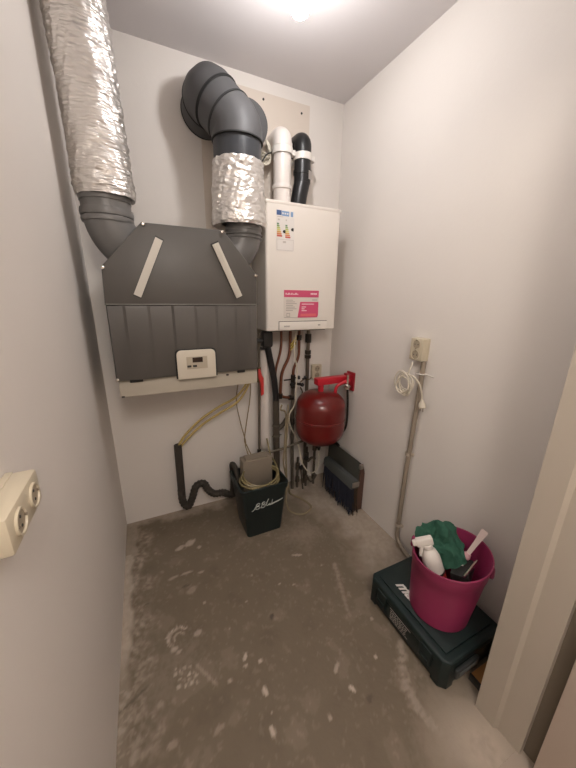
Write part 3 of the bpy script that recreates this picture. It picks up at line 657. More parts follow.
b = bmesh.new(); tube(b, spline([(1.23, -0.09, 0.17), (1.225, -0.12, 0.10), (1.235, -0.13, 0.0)], 6), 0.006, 8); tube(b, spline([(1.27, -0.11, 0.10), (1.31, -0.13, 0.045), (1.36, -0.12, 0.09)], 6), 0.008, 8); tube(b, spline([(1.28, -0.11, 0.22), (1.31, -0.12, 0.25), (1.345, -0.11, 0.23)], 6), 0.010, 8)
tag(obj('flexible_connector', b, M['brownpipe']), 'dark bent connector joining the low valves by the floor', 'pipe')

# ------------------------------------------------------------------ expansion vessel
ev = thing('expansion_vessel', (1.292, -0.25, 0.44), 'round red expansion vessel hung beside the right wall', 'expansion vessel')
b = bmesh.new(); R_ = 0.172; prof = [(0, 0.452)]
for k in range(1, 9):
    a = PI / 2 * k / 9; prof.append((R_ * math.sin(a) ** 0.72, 0.572 - 0.12 * math.cos(a)))
prof += [(R_, 0.58), (R_, 0.640)]; prof += [(R_ + 0.003, 0.643), (R_ + 0.003, 0.650), (R_, 0.653), (R_, 0.72)]
for k in range(8, 0, -1):
    a = PI / 2 * k / 9; prof.append((R_ * math.sin(a) ** 0.72, 0.722 + 0.113 * math.cos(a)))
prof += [(0, 0.836)]
lathe(b, prof, (1.288, -0.25, 0), (0, 0, 1), 56); obj('tank', b, M['red'], ev, ang=40)
b = bmesh.new(); cyl(b, (1.283, -0.25, 0.825), (1.283, -0.25, 0.892), 0.020, 20); obj('top_nozzle', b, M['redbr'], ev)
b = bmesh.new(); box(b, 1.240, 1.478, -0.280, -0.225, 0.882, 0.927, 0.004); obj('bracket_arm', b, M['redbr'], ev, label='bright red bracket arm')
b = bmesh.new(); box(b, 1.497, 1.5105, -0.322, -0.240, 0.825, 0.955, 0.003); box(b, 1.474, 1.499, -0.300, -0.235, 0.86, 0.94, 0.003); obj('wall_plate', b, mat('plate_red', (0.30, 0.01, 0.02), 0.4), ev)
b = bmesh.new(); tube(b, fillet([(1.375, -0.29, 0.805), (1.378, -0.29, 0.868), (1.43, -0.305, 0.895), (1.475, -0.31, 0.905)], 0.035, 6), 0.011, 14); obj('pipe_bend', b, M['redbr'], ev)
b = bmesh.new(); lathe(b, [(0.010, -0.02), (0.021, -0.012), (0.021, 0.012), (0.010, 0.02)], (1.452, -0.315, 0.865), (0.2, -0.5, 1), 14); cyl(b, (1.452, -0.315, 0.85), (1.452, -0.315, 0.945), 0.008, 10); obj('air_vent', b, M['chrome'], ev, label='chrome air vent')
b = bmesh.new(); tube(b, spline([(1.456, -0.315, 0.85), (1.468, -0.315, 0.72), (1.478, -0.305, 0.60), (1.470, -0.30, 0.54), (1.44, -0.28, 0.49), (1.40, -0.26, 0.46)], 8), [0.0075] * 41, 10); obj('side_hose', b, M['darkmetal'], ev)
b = bmesh.new(); cyl(b, (1.292, -0.25, 0.455), (1.292, -0.22, 0.40), 0.015, 14); tube(b, spline([(1.292, -0.22, 0.41), (1.32, -0.16, 0.37), (1.345, -0.11, 0.36)], 6), 0.010, 10); obj('bottom_nozzle', b, M['darkmetal'], ev)

# ------------------------------------------------------------------ sockets
def well(b, c, ax, r):
    # a sunk round socket: rim, dished well, two pin holes
    c, ax = Vector(c), Vector(ax).normalized()
    lathe(b, [(r, 0.0), (r + 0.0025, 0.002), (r + 0.0025, -0.002)], c, ax, 24, mi=0)
    lathe(b, [(r, 0.0006), (r * 0.93, -0.0105), (0, -0.0105)], c, ax, 24, mi=1)

def socket(name, label, c, n, along, L, Wd, D, grp, wr=1.0):
    """double earthed socket: plate centre c on the wall, normal n, the two wells set along `along`"""
    c, n, al = Vector(c), Vector(n).normalized(), Vector(along).normalized(); ac = n.cross(al)
    t = thing(name, c, label, 'power socket', grp)
    def slab(w, l, d0, d1, bev):
        b = bmesh.new(); box(b, -w / 2, w / 2, -l / 2, l / 2, d0, d1, bev)
        M4 = Matrix(((ac.x, al.x, n.x, c.x), (ac.y, al.y, n.y, c.y), (ac.z, al.z, n.z, c.z), (0, 0, 0, 1)))
        bmesh.ops.transform(b, matrix=M4, verts=b.verts[:]); return b
    obj('back_plate', slab(Wd * 1.01, L * 1.01, 0.0005, 0.012, 0.002), M['socket'], t)
    obj('housing', slab(Wd, L, 0.010, D, 0.005), M['socket'], t)
    for s in (-1, 1):
        q = c + al * (s * L * 0.235) + n * (D + 0.0005); r = min(Wd, L / 2) * 0.40 * wr
        b = bmesh.new(); lathe(b, [(r + 0.003, -0.0006), (r + 0.003, 0.003), (r, 0.003), (r * 0.96, 0.0004), (0, 0.0004)], q, n, 28)
        for f in b.faces: f.material_index = 1 if f.calc_center_median().dot(n) < (q.dot(n) + 0.0016) and (f.calc_center_median() - q).length < r else 0
        h = obj('socket_well', b, [M['socket'], M['socketshade']], t)
        b = bmesh.new()
        for k in (-1, 1):
            p = q + al.cross(n) * (k * r * 0.42); cyl(b, p + n * 0.0002, p + n * 0.0014, r * 0.13, 10)
            p = q + al * (k * r * 0.92); cyl(b, p + n * 0.0002, p + n * 0.0034, r * 0.14, 8, mi=1)
        obj('contact', b, [M['dark'], M['chrome']], h)
    return t
SG = 'double wall sockets'
socket('wall_socket', 'cream double socket on the left wall near the camera', (0, -1.436, 1.150), (1, 0, 0), (0, 1, 0), 0.136, 0.058, 0.042, SG, 0.74)
sr = socket('wall_socket', 'cream upright double socket on the right wall atop the conduit', (W, -0.845, 1.205), (-1, 0, 0), (0, 0, 1), 0.112, 0.080, 0.048, SG)
socket('wall_socket', 'small cream double socket on the back wall above the red vessel', (1.380, 0, 0.908), (0, -1, 0), (0, 0, 1), 0.108, 0.080, 0.030, SG)

cd = thing('conduit', (1.490, -0.865, 0.0), 'taupe cable conduit running down the right wall from socket to floor', 'conduit')
b = bmesh.new(); tube(b, fillet([(1.493, -0.878, 1.150), (1.493, -0.872, 0.86), (1.493, -0.860, 0.50), (1.493, -0.858, 0.045), (1.485, -0.93, 0.018), (1.470, -1.02, 0.016)], 0.04, 6), 0.0130, 18); obj('tube', b, M['conduit'], cd)
for y, z in ((-0.860, 0.62), (-0.859, 0.145)):
    b = bmesh.new(); lathe(b, [(0.0130, -0.008), (0.0162, -0.008), (0.0162, 0.008), (0.0130, 0.008)], (1.493, y, z), (0, 0, 1), 18); box(b, 1.500, 1.5105, y - 0.024, y + 0.024, z - 0.007, z + 0.007); obj('clip', b, mat('clip_beige', (0.55, 0.47, 0.38), 0.4), cd, label='pale saddle clip')

cc = thing('extension_cable', (1.47, -0.82, 0.95), 'cream cable coil with plug hanging on the conduit below the socket', 'cable')
b = bmesh.new()
for k in range(8):
    rnd = random.Random(k); tilt = rnd.uniform(-0.5, 0.5); rx, rz = rnd.uniform(0.032, 0.052), rnd.uniform(0.040, 0.060)
    cy_, cz_ = -0.806 + rnd.uniform(-0.012, 0.012), 1.020 + rnd.uniform(-0.014, 0.014); x0 = 1.460 - 0.003 * k
    pts = []
    for i in range(24):
        t = 2 * PI * i / 24; u, v = rx * math.cos(t), rz * math.sin(t) * (1 + 0.15 * math.cos(2 * t + k))
        pts.append((x0 + 0.006 * math.sin(t + k), cy_ + u * math.cos(tilt) - v * math.sin(tilt), cz_ + u * math.sin(tilt) + v * math.cos(tilt)))
    tube(b, pts, 0.0035, 8, closed=True)
tube(b, spline([(1.455, -0.83, 1.07), (1.45, -0.87, 1.068), (1.455, -0.905, 1.035), (1.46, -0.922, 0.985), (1.462, -0.925, 0.955)], 8), 0.0038, 8)
tube(b, spline([(1.455, -0.82, 1.07), (1.46, -0.825, 1.10), (1.475, -0.825, 1.135)], 8), 0.0036, 8)
obj('cord', b, M['cable'], cc)
b = bmesh.new(); lathe(b, [(0, 0.012), (0.006, 0.010), (0.008, 0), (0.016, -0.012), (0.018, -0.030), (0.015, -0.034), (0, -0.034)], (1.464, -0.925, 0.955), (0, 0.15, 1), 16)
for s in (-1, 1): cyl(b, (1.464, -0.928 + s * 0.008, 0.922), (1.464, -0.930 + s * 0.009, 0.902), 0.0024, 8, mi=1)
obj('plug', b, [M['cable'], M['chrome']], cc, label='small cream plug')
b = bmesh.new(); tube(b, [(1.496 - 0.024 * math.cos(t), -0.868 + 0.026 * math.sin(t), 1.083) for t in [2 * PI * i / 16 for i in range(16)]], 0.003, 8, closed=True)
cyl(b, (1.508, -0.868, 1.083), (1.508, -0.935, 1.078), 0.003, 8); obj('cable_tie', b, M['white'], cc)

# ------------------------------------------------------------------ yellow hoses, drain, bin
def hose(name, label, pts, r, m, grp=None, cat='hose', n=8):
    b = bmesh.new(); tube(b, spline(pts, n), r, 10); return tag(obj(name, b, m), label, cat, grp)
hose('yellow_hose', 'upper yellow hose from the unit to the dark drain pipe', [(0.815, -0.14, 0.985), (0.79, -0.13, 0.90), (0.725, -0.11, 0.815), (0.62, -0.08, 0.755), (0.50, -0.06, 0.675), (0.40, -0.05, 0.58), (0.348, -0.05, 0.50)], 0.0075, M['hoseY'], 'yellow condensate hoses')
hose('yellow_hose', 'lower yellow hose sagging beside its twin into the dark drain', [(0.835, -0.12, 0.985), (0.81, -0.12, 0.89), (0.74, -0.11, 0.785), (0.63, -0.08, 0.715), (0.51, -0.06, 0.640), (0.415, -0.05, 0.555), (0.362, -0.05, 0.50)], 0.0075, M['hoseY'], 'yellow condensate hoses')
hose('pump_cable', 'thin brown cable hanging left, crossing its twin above the bin', [(0.765, -0.10, 0.985), (0.735, -0.10, 0.80), (0.752, -0.11, 0.65), (0.775, -0.14, 0.52), (0.765, -0.18, 0.49), (0.77, -0.225, 0.44)], 0.0036, M['cablebrown'], 'thin pump cables', 'cable')
hose('pump_cable', 'thin brown cable hanging right, crossing its twin above the bin', [(0.835, -0.10, 0.985), (0.828, -0.10, 0.80), (0.800, -0.11, 0.65), (0.772, -0.135, 0.52), (0.775, -0.18, 0.49), (0.79, -0.225, 0.44)], 0.0036, M['cablebrown'], 'thin pump cables', 'cable')
dh = thing('drain_hose', (0.46, -0.07, 0.0), 'dark wrapped drain hose zigzagging along the back wall into the bin', 'hose')
b = bmesh.new(); tube(b, [(0.354, -0.05, 0.525), (0.350, -0.05, 0.12)], 0.024, 16); obj('riser', b, M['wrap'], dh)
b = bmesh.new(); pts = spline([(0.349, -0.055, 0.20), (0.353, -0.06, 0.105), (0.385, -0.065, 0.065), (0.415, -0.065, 0.125), (0.445, -0.065, 0.205), (0.495, -0.07, 0.215), (0.520, -0.08, 0.165), (0.560, -0.085, 0.125), (0.620, -0.09, 0.120), (0.655, -0.09, 0.095), (0.685, -0.10, 0.10), (0.690, -0.12, 0.18), (0.690, -0.135, 0.235), (0.688, -0.14, 0.27)], 14)
tube(b, pts, [0.0235 + 0.0024 * math.sin(i * 1.55) for i in range(len(pts))], 16); obj('corrugated_hose', b, M['wrap'], dh, ang=60)
b = bmesh.new(); tube(b, spline([(0.690, -0.14, 0.22), (0.675, -0.155, 0.33), (0.668, -0.185, 0.385), (0.678, -0.225, 0.375), (0.690, -0.245, 0.28)], 8), 0.017, 14); obj('hook_end', b, M['wrap'], dh)

bn = thing('waste_bin', (0.80, -0.33, 0), 'small black open bin with white script lettering by the back wall', 'bin')
def frust(b, z0, a, z1, c, mi=0, top=False, bottom=True):
    """a, c: rounded-rectangle outlines"""
    A_ = [b.verts.new((x, y, z0)) for x, y in a]; B_ = [b.verts.new((x, y, z1)) for x, y in c]; n = len(a)
    for i in range(n): b.faces.new((A_[i], A_[(i + 1) % n], B_[(i + 1) % n], B_[i])).material_index = mi
    if bottom: b.faces.new(A_[::-1])
    if top: b.faces.new(B_)
    return A_, B_
b = bmesh.new()
BH = 0.345
o0 = rounded(0.686, 0.914, -0.440, -0.222, 0.02); o1 = rounded(0.650, 0.948, -0.458, -0.190, 0.025)
i1 = rounded(0.656, 0.942, -0.452, -0.196, 0.022); i0 = rounded(0.692, 0.908, -0.434, -0.228, 0.018)
A_, B_ = frust(b, 0.0, o0, BH - 0.003, o1)
n = len(o0); C_ = [b.verts.new((x, y, BH - 0.003)) for x, y in i1]; D_ = [b.verts.new((x, y, 0.006)) for x, y in i0]
for i in range(n):
    j = (i + 1) % n; b.faces.new((B_[i], B_[j], C_[j], C_[i])); b.faces.new((C_[i], C_[j], D_[j], D_[i]))
b.faces.new(D_)
obj('bin_body', b, M['binblack'], bn, ang=40)
b = bmesh.new(); r0 = rounded(0.644, 0.952, -0.463, -0.186, 0.027); r1 = rounded(0.642, 0.954, -0.465, -0.184, 0.028)
A_ = [b.verts.new((x, y, BH - 0.035)) for x, y in r0]; B_ = [b.verts.new((x, y, BH)) for x, y in r1]; C_ = [b.verts.new((x, y, BH + 0.001)) for x, y in i1]; D_ = [b.verts.new((x, y, BH - 0.035)) for x, y in o1]
for i in range(n):
    j = (i + 1) % n
    for P_, Q_ in ((A_, B_), (B_, C_), (C_, D_), (D_, A_)): b.faces.new((P_[i], P_[j], Q_[j], Q_[i]))
obj('rim', b, M['binblack'], bn, ang=40)
# script lettering, pen strokes lying on the front face
def onbin(u, v):
    z = 0.205 + v; y = -0.440 - 0.018 * z / 0.332 - 0.0016
    return (0.722 + u, y, z)
strokes = [[(-.012, -.010), (.000, -.004), (.012, .018), (.018, .036), (.022, .040), (.020, .026), (.012, -.002)],
           [(.016, .034), (.030, .044), (.040, .038), (.034, .026), (.020, .020), (.034, .016), (.038, .004), (.026, -.004), (.012, .000)],
           [(.046, .000), (.054, .022), (.060, .044), (.052, .030), (.066, .046), (.074, .036), (.060, .022), (.074, .016), (.070, .000), (.050, -.002)],
           [(.070, .000), (.080, .020), (.094, .052), (.098, .060), (.092, .048), (.084, .014), (.090, .004), (.098, .012)],
           [(.098, .008), (.104, .018), (.110, .012), (.102, .006), (.114, .008), (.120, .020), (.124, .046), (.120, .016), (.126, .010), (.134, .016), (.138, .012)],
           [(.104, .006), (.120, .007), (.140, .013), (.160, .018), (.180, .026), (.196, .034)], [(.12, .012), (.145, .019), (.17, .025), (.196, .034)]]
b = bmesh.new()
for s in strokes: tube(b, [Vector(onbin(u * 0.98, v * 0.86)) for (u, v, _) in [tuple(p) for p in spline([(u, v, 0) for u, v in s], 5)]], 0.0021, 6)
obj('script_lettering', b, M['script'], bn, label='white handwritten style lettering')
b = bmesh.new(); box(b, 0.712, 0.912, -0.290, -0.206, 0.10, 0.440, 0.005); prism(b, [(0.730, 0.439), (0.897, 0.439), (0.887, 0.449), (0.74, 0.449)], 'y', -0.28, -0.218)
tag(obj('condensate_pump', b, M['pump']), 'beige pump box standing inside the black bin', 'pump')
b = bmesh.new()
for k in range(3):
    c = (0.802 + 0.006 * k, -0.340 + 0.004 * k, 0.335 + 0.011 * k); rx, ry = 0.128 - 0.006 * k, 0.098 - 0.006 * k
    tube(b, [(c[0] + rx * math.cos(t), c[1] + ry * math.sin(t) * 0.95, c[2] + 0.022 * math.sin(t) + 0.008 * math.sin(2 * t + k)) for t in [2 * PI * i / 32 for i in range(32)]], 0.0062, 8, closed=True)
tube(b, spline([(0.90, -0.38, 0.335), (0.938, -0.30, 0.365), (0.935, -0.20, 0.40), (0.93, -0.14, 0.50)], 8), 0.006, 8)
tag(obj('coiled_hose', b, mat('olive_hose', (0.30, 0.245, 0.12), 0.25, trans=0.25)), 'yellowish clear hose coiled in the top of the bin', 'hose')

# ------------------------------------------------------------------ broom and dustpan by the right wall
br = thing('broom_head', (1.40, -0.365, 0), 'broom head with dark blue bristles standing against the dustpan', 'broom')
b = bmesh.new(); prism(b, [(1.375, 0.215), (1.378, 0.262), (1.390, 0.276), (1.425, 0.276), (1.436, 0.262), (1.438, 0.215)], 'y', -0.545, -0.185, 0.006); obj('brush_block', b, M['brushgrey'], br)
b = bmesh.new()
for i in range(34):
    for j in range(4):
        rnd = random.Random(i * 10 + j); y = -0.535 + 0.0102 * i + rnd.uniform(-.002, .002); x = 1.384 + 0.0145 * j
        dx, dy = rnd.uniform(-.016, .012), rnd.uniform(-.040, .022); r = rnd.uniform(.004, .0062); L = rnd.uniform(0.0, 0.045)
        tube(b, [(x, y, 0.222), (x + dx * .3, y + dy * .3, 0.13), (x + dx * 1.1, y + dy, 0.002 + L)], [r, r * 1.1, r * 0.5], 6, mi=(1 if i < 3 and j > 1 else 0))
        if rnd.random() < 0.5: tube(b, [(x, y, 0.20), (x + dx * 2, y + dy * 1.6, 0.004 + rnd.uniform(0, .05))], [0.0015, 0.0008], 4, mi=1 if rnd.random() < .3 else 0)
obj('bristles', b, [M['bristle'], M['bristleB']], br)
b = bmesh.new(); box(b, 1.380, 1.436, -0.550, -0.538, 0.228, 0.266, 0.005); obj('end_cap', b, M['guard'], br, label='shiny end cap')
dpn = thing('dustpan', (1.475, -0.31, 0), 'grey-green dustpan standing on edge between the broom head and wall', 'dustpan')
b = bmesh.new()
prism(b, [(1.446, 0.0), (1.462, 0.0), (1.478, 0.30), (1.490, 0.355), (1.478, 0.366), (1.464, 0.330)], 'y', -0.50, -0.115, 0.004); obj('pan', b, M['pan'], dpn)
b = bmesh.new(); prism(b, [(1.450, 0.0), (1.508, 0.0), (1.508, 0.29), (1.490, 0.362), (1.476, 0.362)], 'y', -0.510, -0.499, 0.003); obj('side_rim', b, mat('rust_brown', (0.10, 0.05, 0.035), 0.5), dpn, label='brownish side edge')
b = bmesh.new(); box(b, 1.460, 1.492, -0.515, -0.494, 0.325, 0.362, 0.007); obj('corner_guard', b, M['guard'], dpn, label='shiny corner guard')
b = bmesh.new(); tube(b, fillet([(1.484, -0.22, 0.36), (1.480, -0.19, 0.375), (1.44, -0.13, 0.355), (1.38, -0.11, 0.36), (1.355, -0.11, 0.355)], 0.03, 5), 0.012, 12); obj('handle', b, M['darkmetal'], dpn)

# ------------------------------------------------------------------ tool case
CX0, CX1, CY0, CY1, CZ = 1.116, 1.452, -1.492, -1.058, 0.153
cs = thing('tool_case', ((CX0 + CX1) / 2, (CY0 + CY1) / 2, 0), 'flat teal-black plastic tool case on the floor under the pink bucket', 'tool case')
def chamf(x0, x1, y0, y1, c): return [(x0 + c, y0), (x1 - c, y0), (x1, y0 + c), (x1, y1 - c), (x1 - c, y1), (x0 + c, y1), (x0, y1 - c), (x0, y0 + c)]
b = bmesh.new(); prism(b, chamf(CX0 + .004, CX1 - .004, CY0 + .004, CY1 - .004, 0.022), 'z', 0.012, 0.098, 0.004)
for x in (CX0 + .03, CX1 - .07):
    for y in (CY0 + .03, CY1 - .07): box(b, x, x + .04, y, y + .04, 0.0, 0.014)
obj('lower_shell', b, M['crate'], cs)
b = bmesh.new(); prism(b, chamf(CX0, CX1, CY0, CY1, 0.022), 'z', 0.100, 0.143, 0.009, seg=3); box(b, CX0 + .03, CX1 - .03, CY0 + .03, CY1 - .03, 0.140, CZ, 0.004); obj('lid', b, M['cratelid'], cs)
for (x, y) in ((CX0, CY1), (CX0, CY0), (CX1, CY0), (CX1, CY1)):
    b = bmesh.new(); sx = 1 if x == CX0 else -1; sy = 1 if y == CY0 else -1
    prism(b, [(x - .001 * sx, y + .022 * sy), (x - .001 * sx, y + .055 * sy), (x + .012 * sx, y + .055 * sy), (x + .055 * sx, y + .012 * sy), (x + .055 * sx, y - .001 * sy), (x + .022 * sx, y - .001 * sy)], 'z', 0.006, 0.132, 0.003)
    obj('corner_post', b, M['crate'], cs)
for y in (-1.40, -1.15):
    b = bmesh.new(); box(b, CX0 - 0.006, CX0 + 0.006, y - 0.03, y + 0.03, 0.045, 0.122, 0.004); box(b, CX0 - 0.010, CX0 - 0.004, y - 0.022, y + 0.022, 0.06, 0.075, 0.002); obj('latch', b, M['crate'], cs)
b = bmesh.new(); box(b, 1.170, 1.302, CY0 - 0.012, CY0 + 0.003, 0.050, 0.094, 0.005); hd = obj('handle', b, M['latch'], cs)
b = bmesh.new(); box(b, 1.186, 1.286, CY0 - 0.0135, CY0 - 0.011, 0.062, 0.082, 0.001); obj('handle_inset', b, mat('inset_grey', (0.17, 0.18, 0.18), 0.4), hd)
text('logo_lettering', 'makita', 0.069, frame((1.182, -1.158, CZ + 0.0006), (0, -1, 0), (1, 0, 0)), M['sticker'], cs, shear=0.42, bold=0.0022, space=1.0, label='white slanted brand lettering')
b = bmesh.new(); xf = CX0 + 0.0035
box(b, xf - 0.0012, xf, -1.320, -1.200, 0.088, 0.0915)
rnd = random.Random(3)
for k in range(5):
    y = -1.205
    while y > -1.30:
        w_ = rnd.uniform(.005, .014); box(b, xf - 0.0012, xf, y - w_, y, 0.076 - 0.010 * k, 0.0795 - 0.010 * k); y -= w_ + 0.004
obj('small_print', b, M['greyink'], cs, smooth=False, label='rows of small grey print')

# ------------------------------------------------------------------ pink bucket and contents
BX, BY, BZ = 1.276, -1.314, CZ + 0.0005; BT = 0.452; RB, RT = 0.118, 0.145; TX, TY = 1.290, -1.318
bk = thing('bucket', (BX, BY, BZ), 'pink plastic bucket full of cleaning things on the tool case', 'bucket')
b = bmesh.new(); seg = 56; rings = []
def bring(r, t):
    z = BZ + (BT - BZ) * t; cx = BX + (TX - BX) * t; cy = BY + (TY - BY) * t
    rings.append([b.verts.new((cx + r * math.cos(2 * PI * j / seg), cy + r * math.sin(2 * PI * j / seg), z + t * t * 0.022 * math.cos(2 * PI * j / seg + 0.44))) for j in range(seg)])
for r, t in ((RB - .01, 0), (RB, 0.02), (RB + (RT - RB) * .5, .5), (RB + (RT - RB) * .80, .80), (RB + (RT - RB) * .81 + .003, .815), (RB + (RT - RB) * .97, .97), (RT + .002, .972), (RT + .004, .990), (RT + .002, 1.0), (RT - .002, .995), (RB + (RT - RB) * .5 - .003, .5), (RB - .004, .03), (RB * .5, .025)): bring(r, t)
for A_, B_ in zip(rings[:-1], rings[1:]):
    for j in range(seg): b.faces.new((A_[j], A_[(j + 1) % seg], B_[(j + 1) % seg], B_[j]))
b.faces.new(rings[0][::-1]); b.faces.new(rings[-1])
obj('bucket_body', b, M['bucket'], bk, ang=40)
for a in (math.radians(-58), math.radians(122)):
    b = bmesh.new(); c = Vector((TX + (RT - .002) * math.cos(a), TY + (RT - .002) * math.sin(a), BT - 0.028)); d = Vector((math.cos(a), math.sin(a), 0))
    lathe(b, [(0.024, -0.004), (0.024, 0.008), (0.018, 0.012), (0, 0.012)], c, d, 16); obj('handle_lug', b, M['bucket'], bk)

# spray bottle
sb = thing('spray_bottle', (1.262, -1.325, 0.2), 'white spray bottle with red label leaning in the bucket', 'spray bottle')
B0, B1 = Vector((1.272, -1.345, 0.20)), Vector((1.205, -1.258, 0.485)); ax = (B1 - B0).normalized(); Lb = (B1 - B0).length
b = bmesh.new(); lathe(b, [(0, 0), (0.034, 0.0), (0.038, 0.008), (0.038, Lb * .70), (0.036, Lb * .76), (0.028, Lb * .84), (0.017, Lb * .88), (0.016, Lb * .92)], B0, ax, 28); obj('bottle', b, M['white'], sb)
b = bmesh.new(); lathe(b, [(0.0385, Lb * .20), (0.0388, Lb * .20), (0.0388, Lb * .52), (0.0385, Lb * .52)], B0, ax, 28)
lathe(b, [(0.0386, Lb * .52), (0.0389, Lb * .52), (0.0389, Lb * .555), (0.0386, Lb * .555)], B0, ax, 28, mi=1); obj('label_band', b, [M['redp'], M['dark']], sb, label='red label band')
side = Vector((-0.80, 0.55, 0.1)); side = (side - ax * side.dot(ax)).normalized(); up2 = ax.cross(side)
b = bmesh.new(); lathe(b, [(0.019, Lb * .88), (0.020, Lb * .94), (0.017, Lb * .95)], B0, ax, 20)
box(b, -0.026, 0.042, -0.014, 0.014, 0.0, 0.034, 0.006, 3); box(b, 0.040, 0.056, -0.010, 0.010, 0.008, 0.028, 0.003); prism(b, [(0.014, 0.002), (0.030, 0.002), (0.044, -0.040), (0.036, -0.044)], 'y', -0.008, 0.008, 0.002)
c = B0 + ax * (Lb * .935)
hv = [v for v in b.verts]
M4 = Matrix(((side.x, up2.x, ax.x, c.x), (side.y, up2.y, ax.y, c.y), (side.z, up2.z, ax.z, c.z), (0, 0, 0, 1)))
lv = set()
for v in hv:
    if abs(v.co.x) < 0.2 and abs(v.co.y) < 0.2 and abs(v.co.z) < 0.2: v.co = M4 @ v.co
obj('spray_head', b, M['white'], sb)

# green cloth
ctrl = [[(1.195, -1.205, .405), (1.235, -1.180, .462), (1.285, -1.170, .455), (1.330, -1.185, .452), (1.395, -1.225, .475), (1.415, -1.245, .435)],
        [(1.215, -1.225, .410), (1.245, -1.215, .470), (1.285, -1.215, .440), (1.318, -1.225, .500), (1.365, -1.255, .455), (1.395, -1.280, .425)],
        [(1.240, -1.245, .400), (1.265, -1.245, .445), (1.288, -1.255, .425), (1.305, -1.265, .490), (1.345, -1.290, .440), (1.375, -1.315, .410)],
        [(1.255, -1.265, .380), (1.270, -1.285, .400), (1.285, -1.305, .430), (1.305, -1.320, .420), (1.330, -1.335, .410), (1.355, -1.345, .390)],
        [(1.262, -1.285, .330), (1.270, -1.310, .335), (1.282, -1.345, .365), (1.300, -1.362, .350), (1.322, -1.362, .350), (1.340, -1.362, .340)]]
ctrl = [[(x, y - 0.003, z + 0.018) for x, y, z in r] for r in ctrl]
NV, NU = 44, 50; b = bmesh.new(); grid = []
rows = [spline(r, 10) for r in ctrl]
for i in range(len(rows[0])):
    col = spline([rows[k][i] for k in range(5)], 11); grid.append(col)
vg = []
for i, col in enumerate(grid):
    vg.append([])
    for j, p in enumerate(col):
        q = Vector((p.x * 30, p.y * 30, p.z * 30)); d = noise.noise_vector(q) * 0.011 + noise.noise_vector(q * 2.4) * 0.005
        vg[-1].append(b.verts.new(p + d))
for i in range(len(vg) - 1):
    for j in range(len(vg[0]) - 1): b.faces.new((vg[i][j], vg[i + 1][j], vg[i + 1][j + 1], vg[i][j + 1]))
bmesh.ops.solidify(b, geom=b.faces[:], thickness=0.003)
tag(obj('cloth', b, M['cloth'], ang=80), 'crumpled green cleaning cloth draped in the bucket', 'cloth')

# pale spatula, dark tool, metal rod, label, red sponge
sl = thing('spatula', (1.378, -1.335, 0.40), 'pale pinkish plastic spatula sticking up at the back of the bucket', 'spatula')
b = bmesh.new(); p0, p1 = Vector((1.350, -1.338, 0.395)), Vector((1.440, -1.350, 0.520)); d = (p1 - p0).normalized(); s = d.cross(Vector((1.17, 0.61, -1.0))).normalized(); nn = d.cross(s)
prev = None
for t, w_, th in ((0, .007, .007), (.2, .007, .007), (.24, .008, .006), (.6, .0095, .0045), (.95, .0135, .0026), (1.0, .0120, .0018)):
    P = p0 + (p1 - p0) * t; q = [b.verts.new(P + s * w_ * a + nn * th * c_) for a, c_ in ((-1, -1), (1, -1), (1, 1), (-1, 1))]
    if prev:
        for k in range(4): b.faces.new((prev[k], prev[(k + 1) % 4], q[(k + 1) % 4], q[k]))
    else: b.faces.new(q[::-1])
    prev = q
b.faces.new(prev); obj('blade', b, mat('pale_plastic', (0.66, 0.52, 0.48), 0.4), sl)
b = bmesh.new(); lathe(b, [(0, 0.0), (0.014, 0.0), (0.016, 0.010), (0.012, 0.024), (0, 0.026)], p0 + d * 0.012, d, 16); obj('collar', b, mat('pale_pink', (0.62, 0.36, 0.38), 0.4), sl)
dt = thing('caulking_tool', (1.325, -1.38, 0.33), 'black tool with white label lying across the bucket opening', 'tool')
b = bmesh.new(); box(b, -0.055, 0.060, -0.034, 0.034, -0.022, 0.022, 0.006); R4 = Matrix.Translation((1.318, -1.362, 0.372)) @ Matrix.Rotation(math.radians(25), 4, 'Z') @ Matrix.Rotation(math.radians(-14), 4, 'X'); bmesh.ops.transform(b, matrix=R4, verts=b.verts[:]); obj('body', b, M['dark'], dt)
b = bmesh.new(); box(b, 0.005, 0.042, -0.004, 0.030, 0.0215, 0.0240); bmesh.ops.transform(b, matrix=R4, verts=b.verts[:]); obj('label_sticker', b, M['sticker'], dt, smooth=False, label='white sticker')
b = bmesh.new(); cyl(b, R4 @ Vector((-0.062, -0.020, 0.030)), R4 @ Vector((0.045, -0.048, 0.034)), 0.0052, 12); obj('rod', b, M['chrome'], dt, label='metal rod')

# ------------------------------------------------------------------ offcut on the floor beside the case
wo = thing('wood_offcut', (1.36, -1.53, 0), 'orange-brown wood offcut with black edge beside the tool case', 'wood offcut')
b = bmesh.new(); box(b, 1.262, 1.490, -1.567, -1.505, 0.0, 0.030, 0.002); obj('board', b, M['wood'], wo)
b = bmesh.new(); box(b, 1.2545, 1.2625, -1.568, -1.504, 0.0, 0.0315, 0.001); obj('edge_strip', b, M['dark'], wo, label='black edge strip')

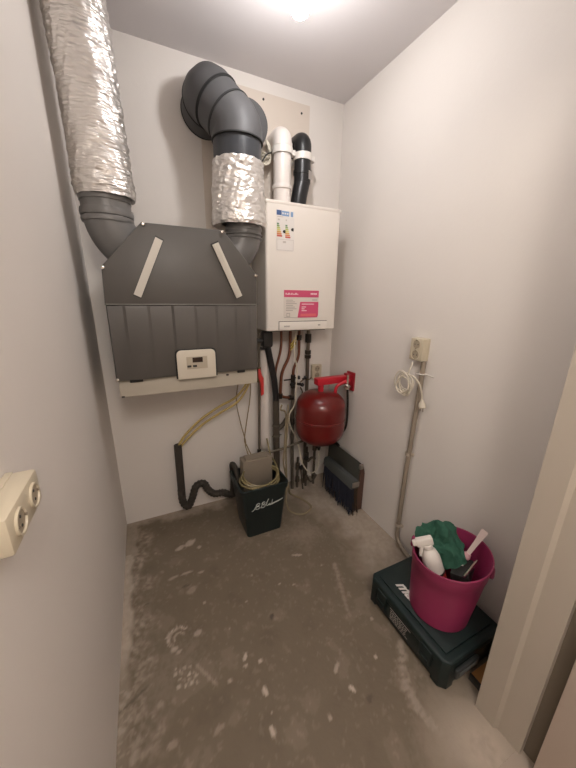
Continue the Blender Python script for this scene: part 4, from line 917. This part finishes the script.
# ------------------------------------------------------------------ ceiling lamp (its lower end shows at the top of the picture)
LX, LY, LZ = 0.840, -0.714, 2.420
lp = thing('ceiling_bulb', (LX, LY, H), 'glowing white bulb in a holder on the ceiling', 'light bulb')
b = bmesh.new(); lathe(b, [(0, -0.034), (0.014, -0.0310), (0.026, -0.022), (0.033, -0.008), (0.034, 0.004), (0.029, 0.018), (0.020, 0.032), (0.016, 0.040), (0, 0.041)], (LX, LY, LZ), (0, 0, 1), 24); obj('glass_bulb', b, M['bulb'], lp)
b = bmesh.new(); lathe(b, [(0, 0.0), (0.018, 0.0), (0.020, 0.022), (0.020, 0.030), (0.012, 0.040), (0.010, 0.138), (0, 0.1385)], (LX, LY, LZ + 0.041), (0, 0, 1), 20); obj('lamp_holder', b, M['white'], lp)

# hall lamp behind the camera
ld = bpy.data.lights.new('hall_lamp', 'POINT'); ld.energy = 30; ld.color = (1.0, 0.93, 0.86); ld.shadow_soft_size = 0.18
lo = bpy.data.objects.new('hall_lamp', ld); lo.location = (0.27, -2.55, 2.38); COL.objects.link(lo)

# ------------------------------------------------------------------ world, camera, view
w = bpy.data.worlds.new('world'); SC.world = w; w.use_nodes = True
w.node_tree.nodes['Background'].inputs['Color'].default_value = (0.5, 0.48, 0.45, 1); w.node_tree.nodes['Background'].inputs['Strength'].default_value = 0.05

cam = bpy.data.cameras.new('camera'); co = bpy.data.objects.new('camera', cam); COL.objects.link(co); SC.camera = co
pitch, yaw, roll = -0.28394863556215916, 0.44406532901965684, 0.015079484411411371
fw = Vector((math.sin(yaw) * math.cos(pitch), math.cos(yaw) * math.cos(pitch), math.sin(pitch)))
rt = Vector((math.cos(yaw), -math.sin(yaw), 0)); up = rt.cross(fw)
r2 = rt * math.cos(roll) + up * math.sin(roll); u2 = -rt * math.sin(roll) + up * math.cos(roll)
co.matrix_world = Matrix(((r2.x, u2.x, -fw.x, 0.22578909694475496), (r2.y, u2.y, -fw.y, -1.9514676102842365), (r2.z, u2.z, -fw.z, 1.460951411576156), (0, 0, 0, 1)))
cam.sensor_fit = 'VERTICAL'; cam.sensor_height = 36.0; cam.lens = 306.09132996182063 / 768 * 36.0; cam.clip_start = 0.02; cam.clip_end = 50

SC.view_settings.view_transform = 'Standard'; SC.view_settings.look = 'None'; SC.view_settings.gamma = 1.0; SC.view_settings.use_curve_mapping = False
SC.view_settings.exposure = 0.38
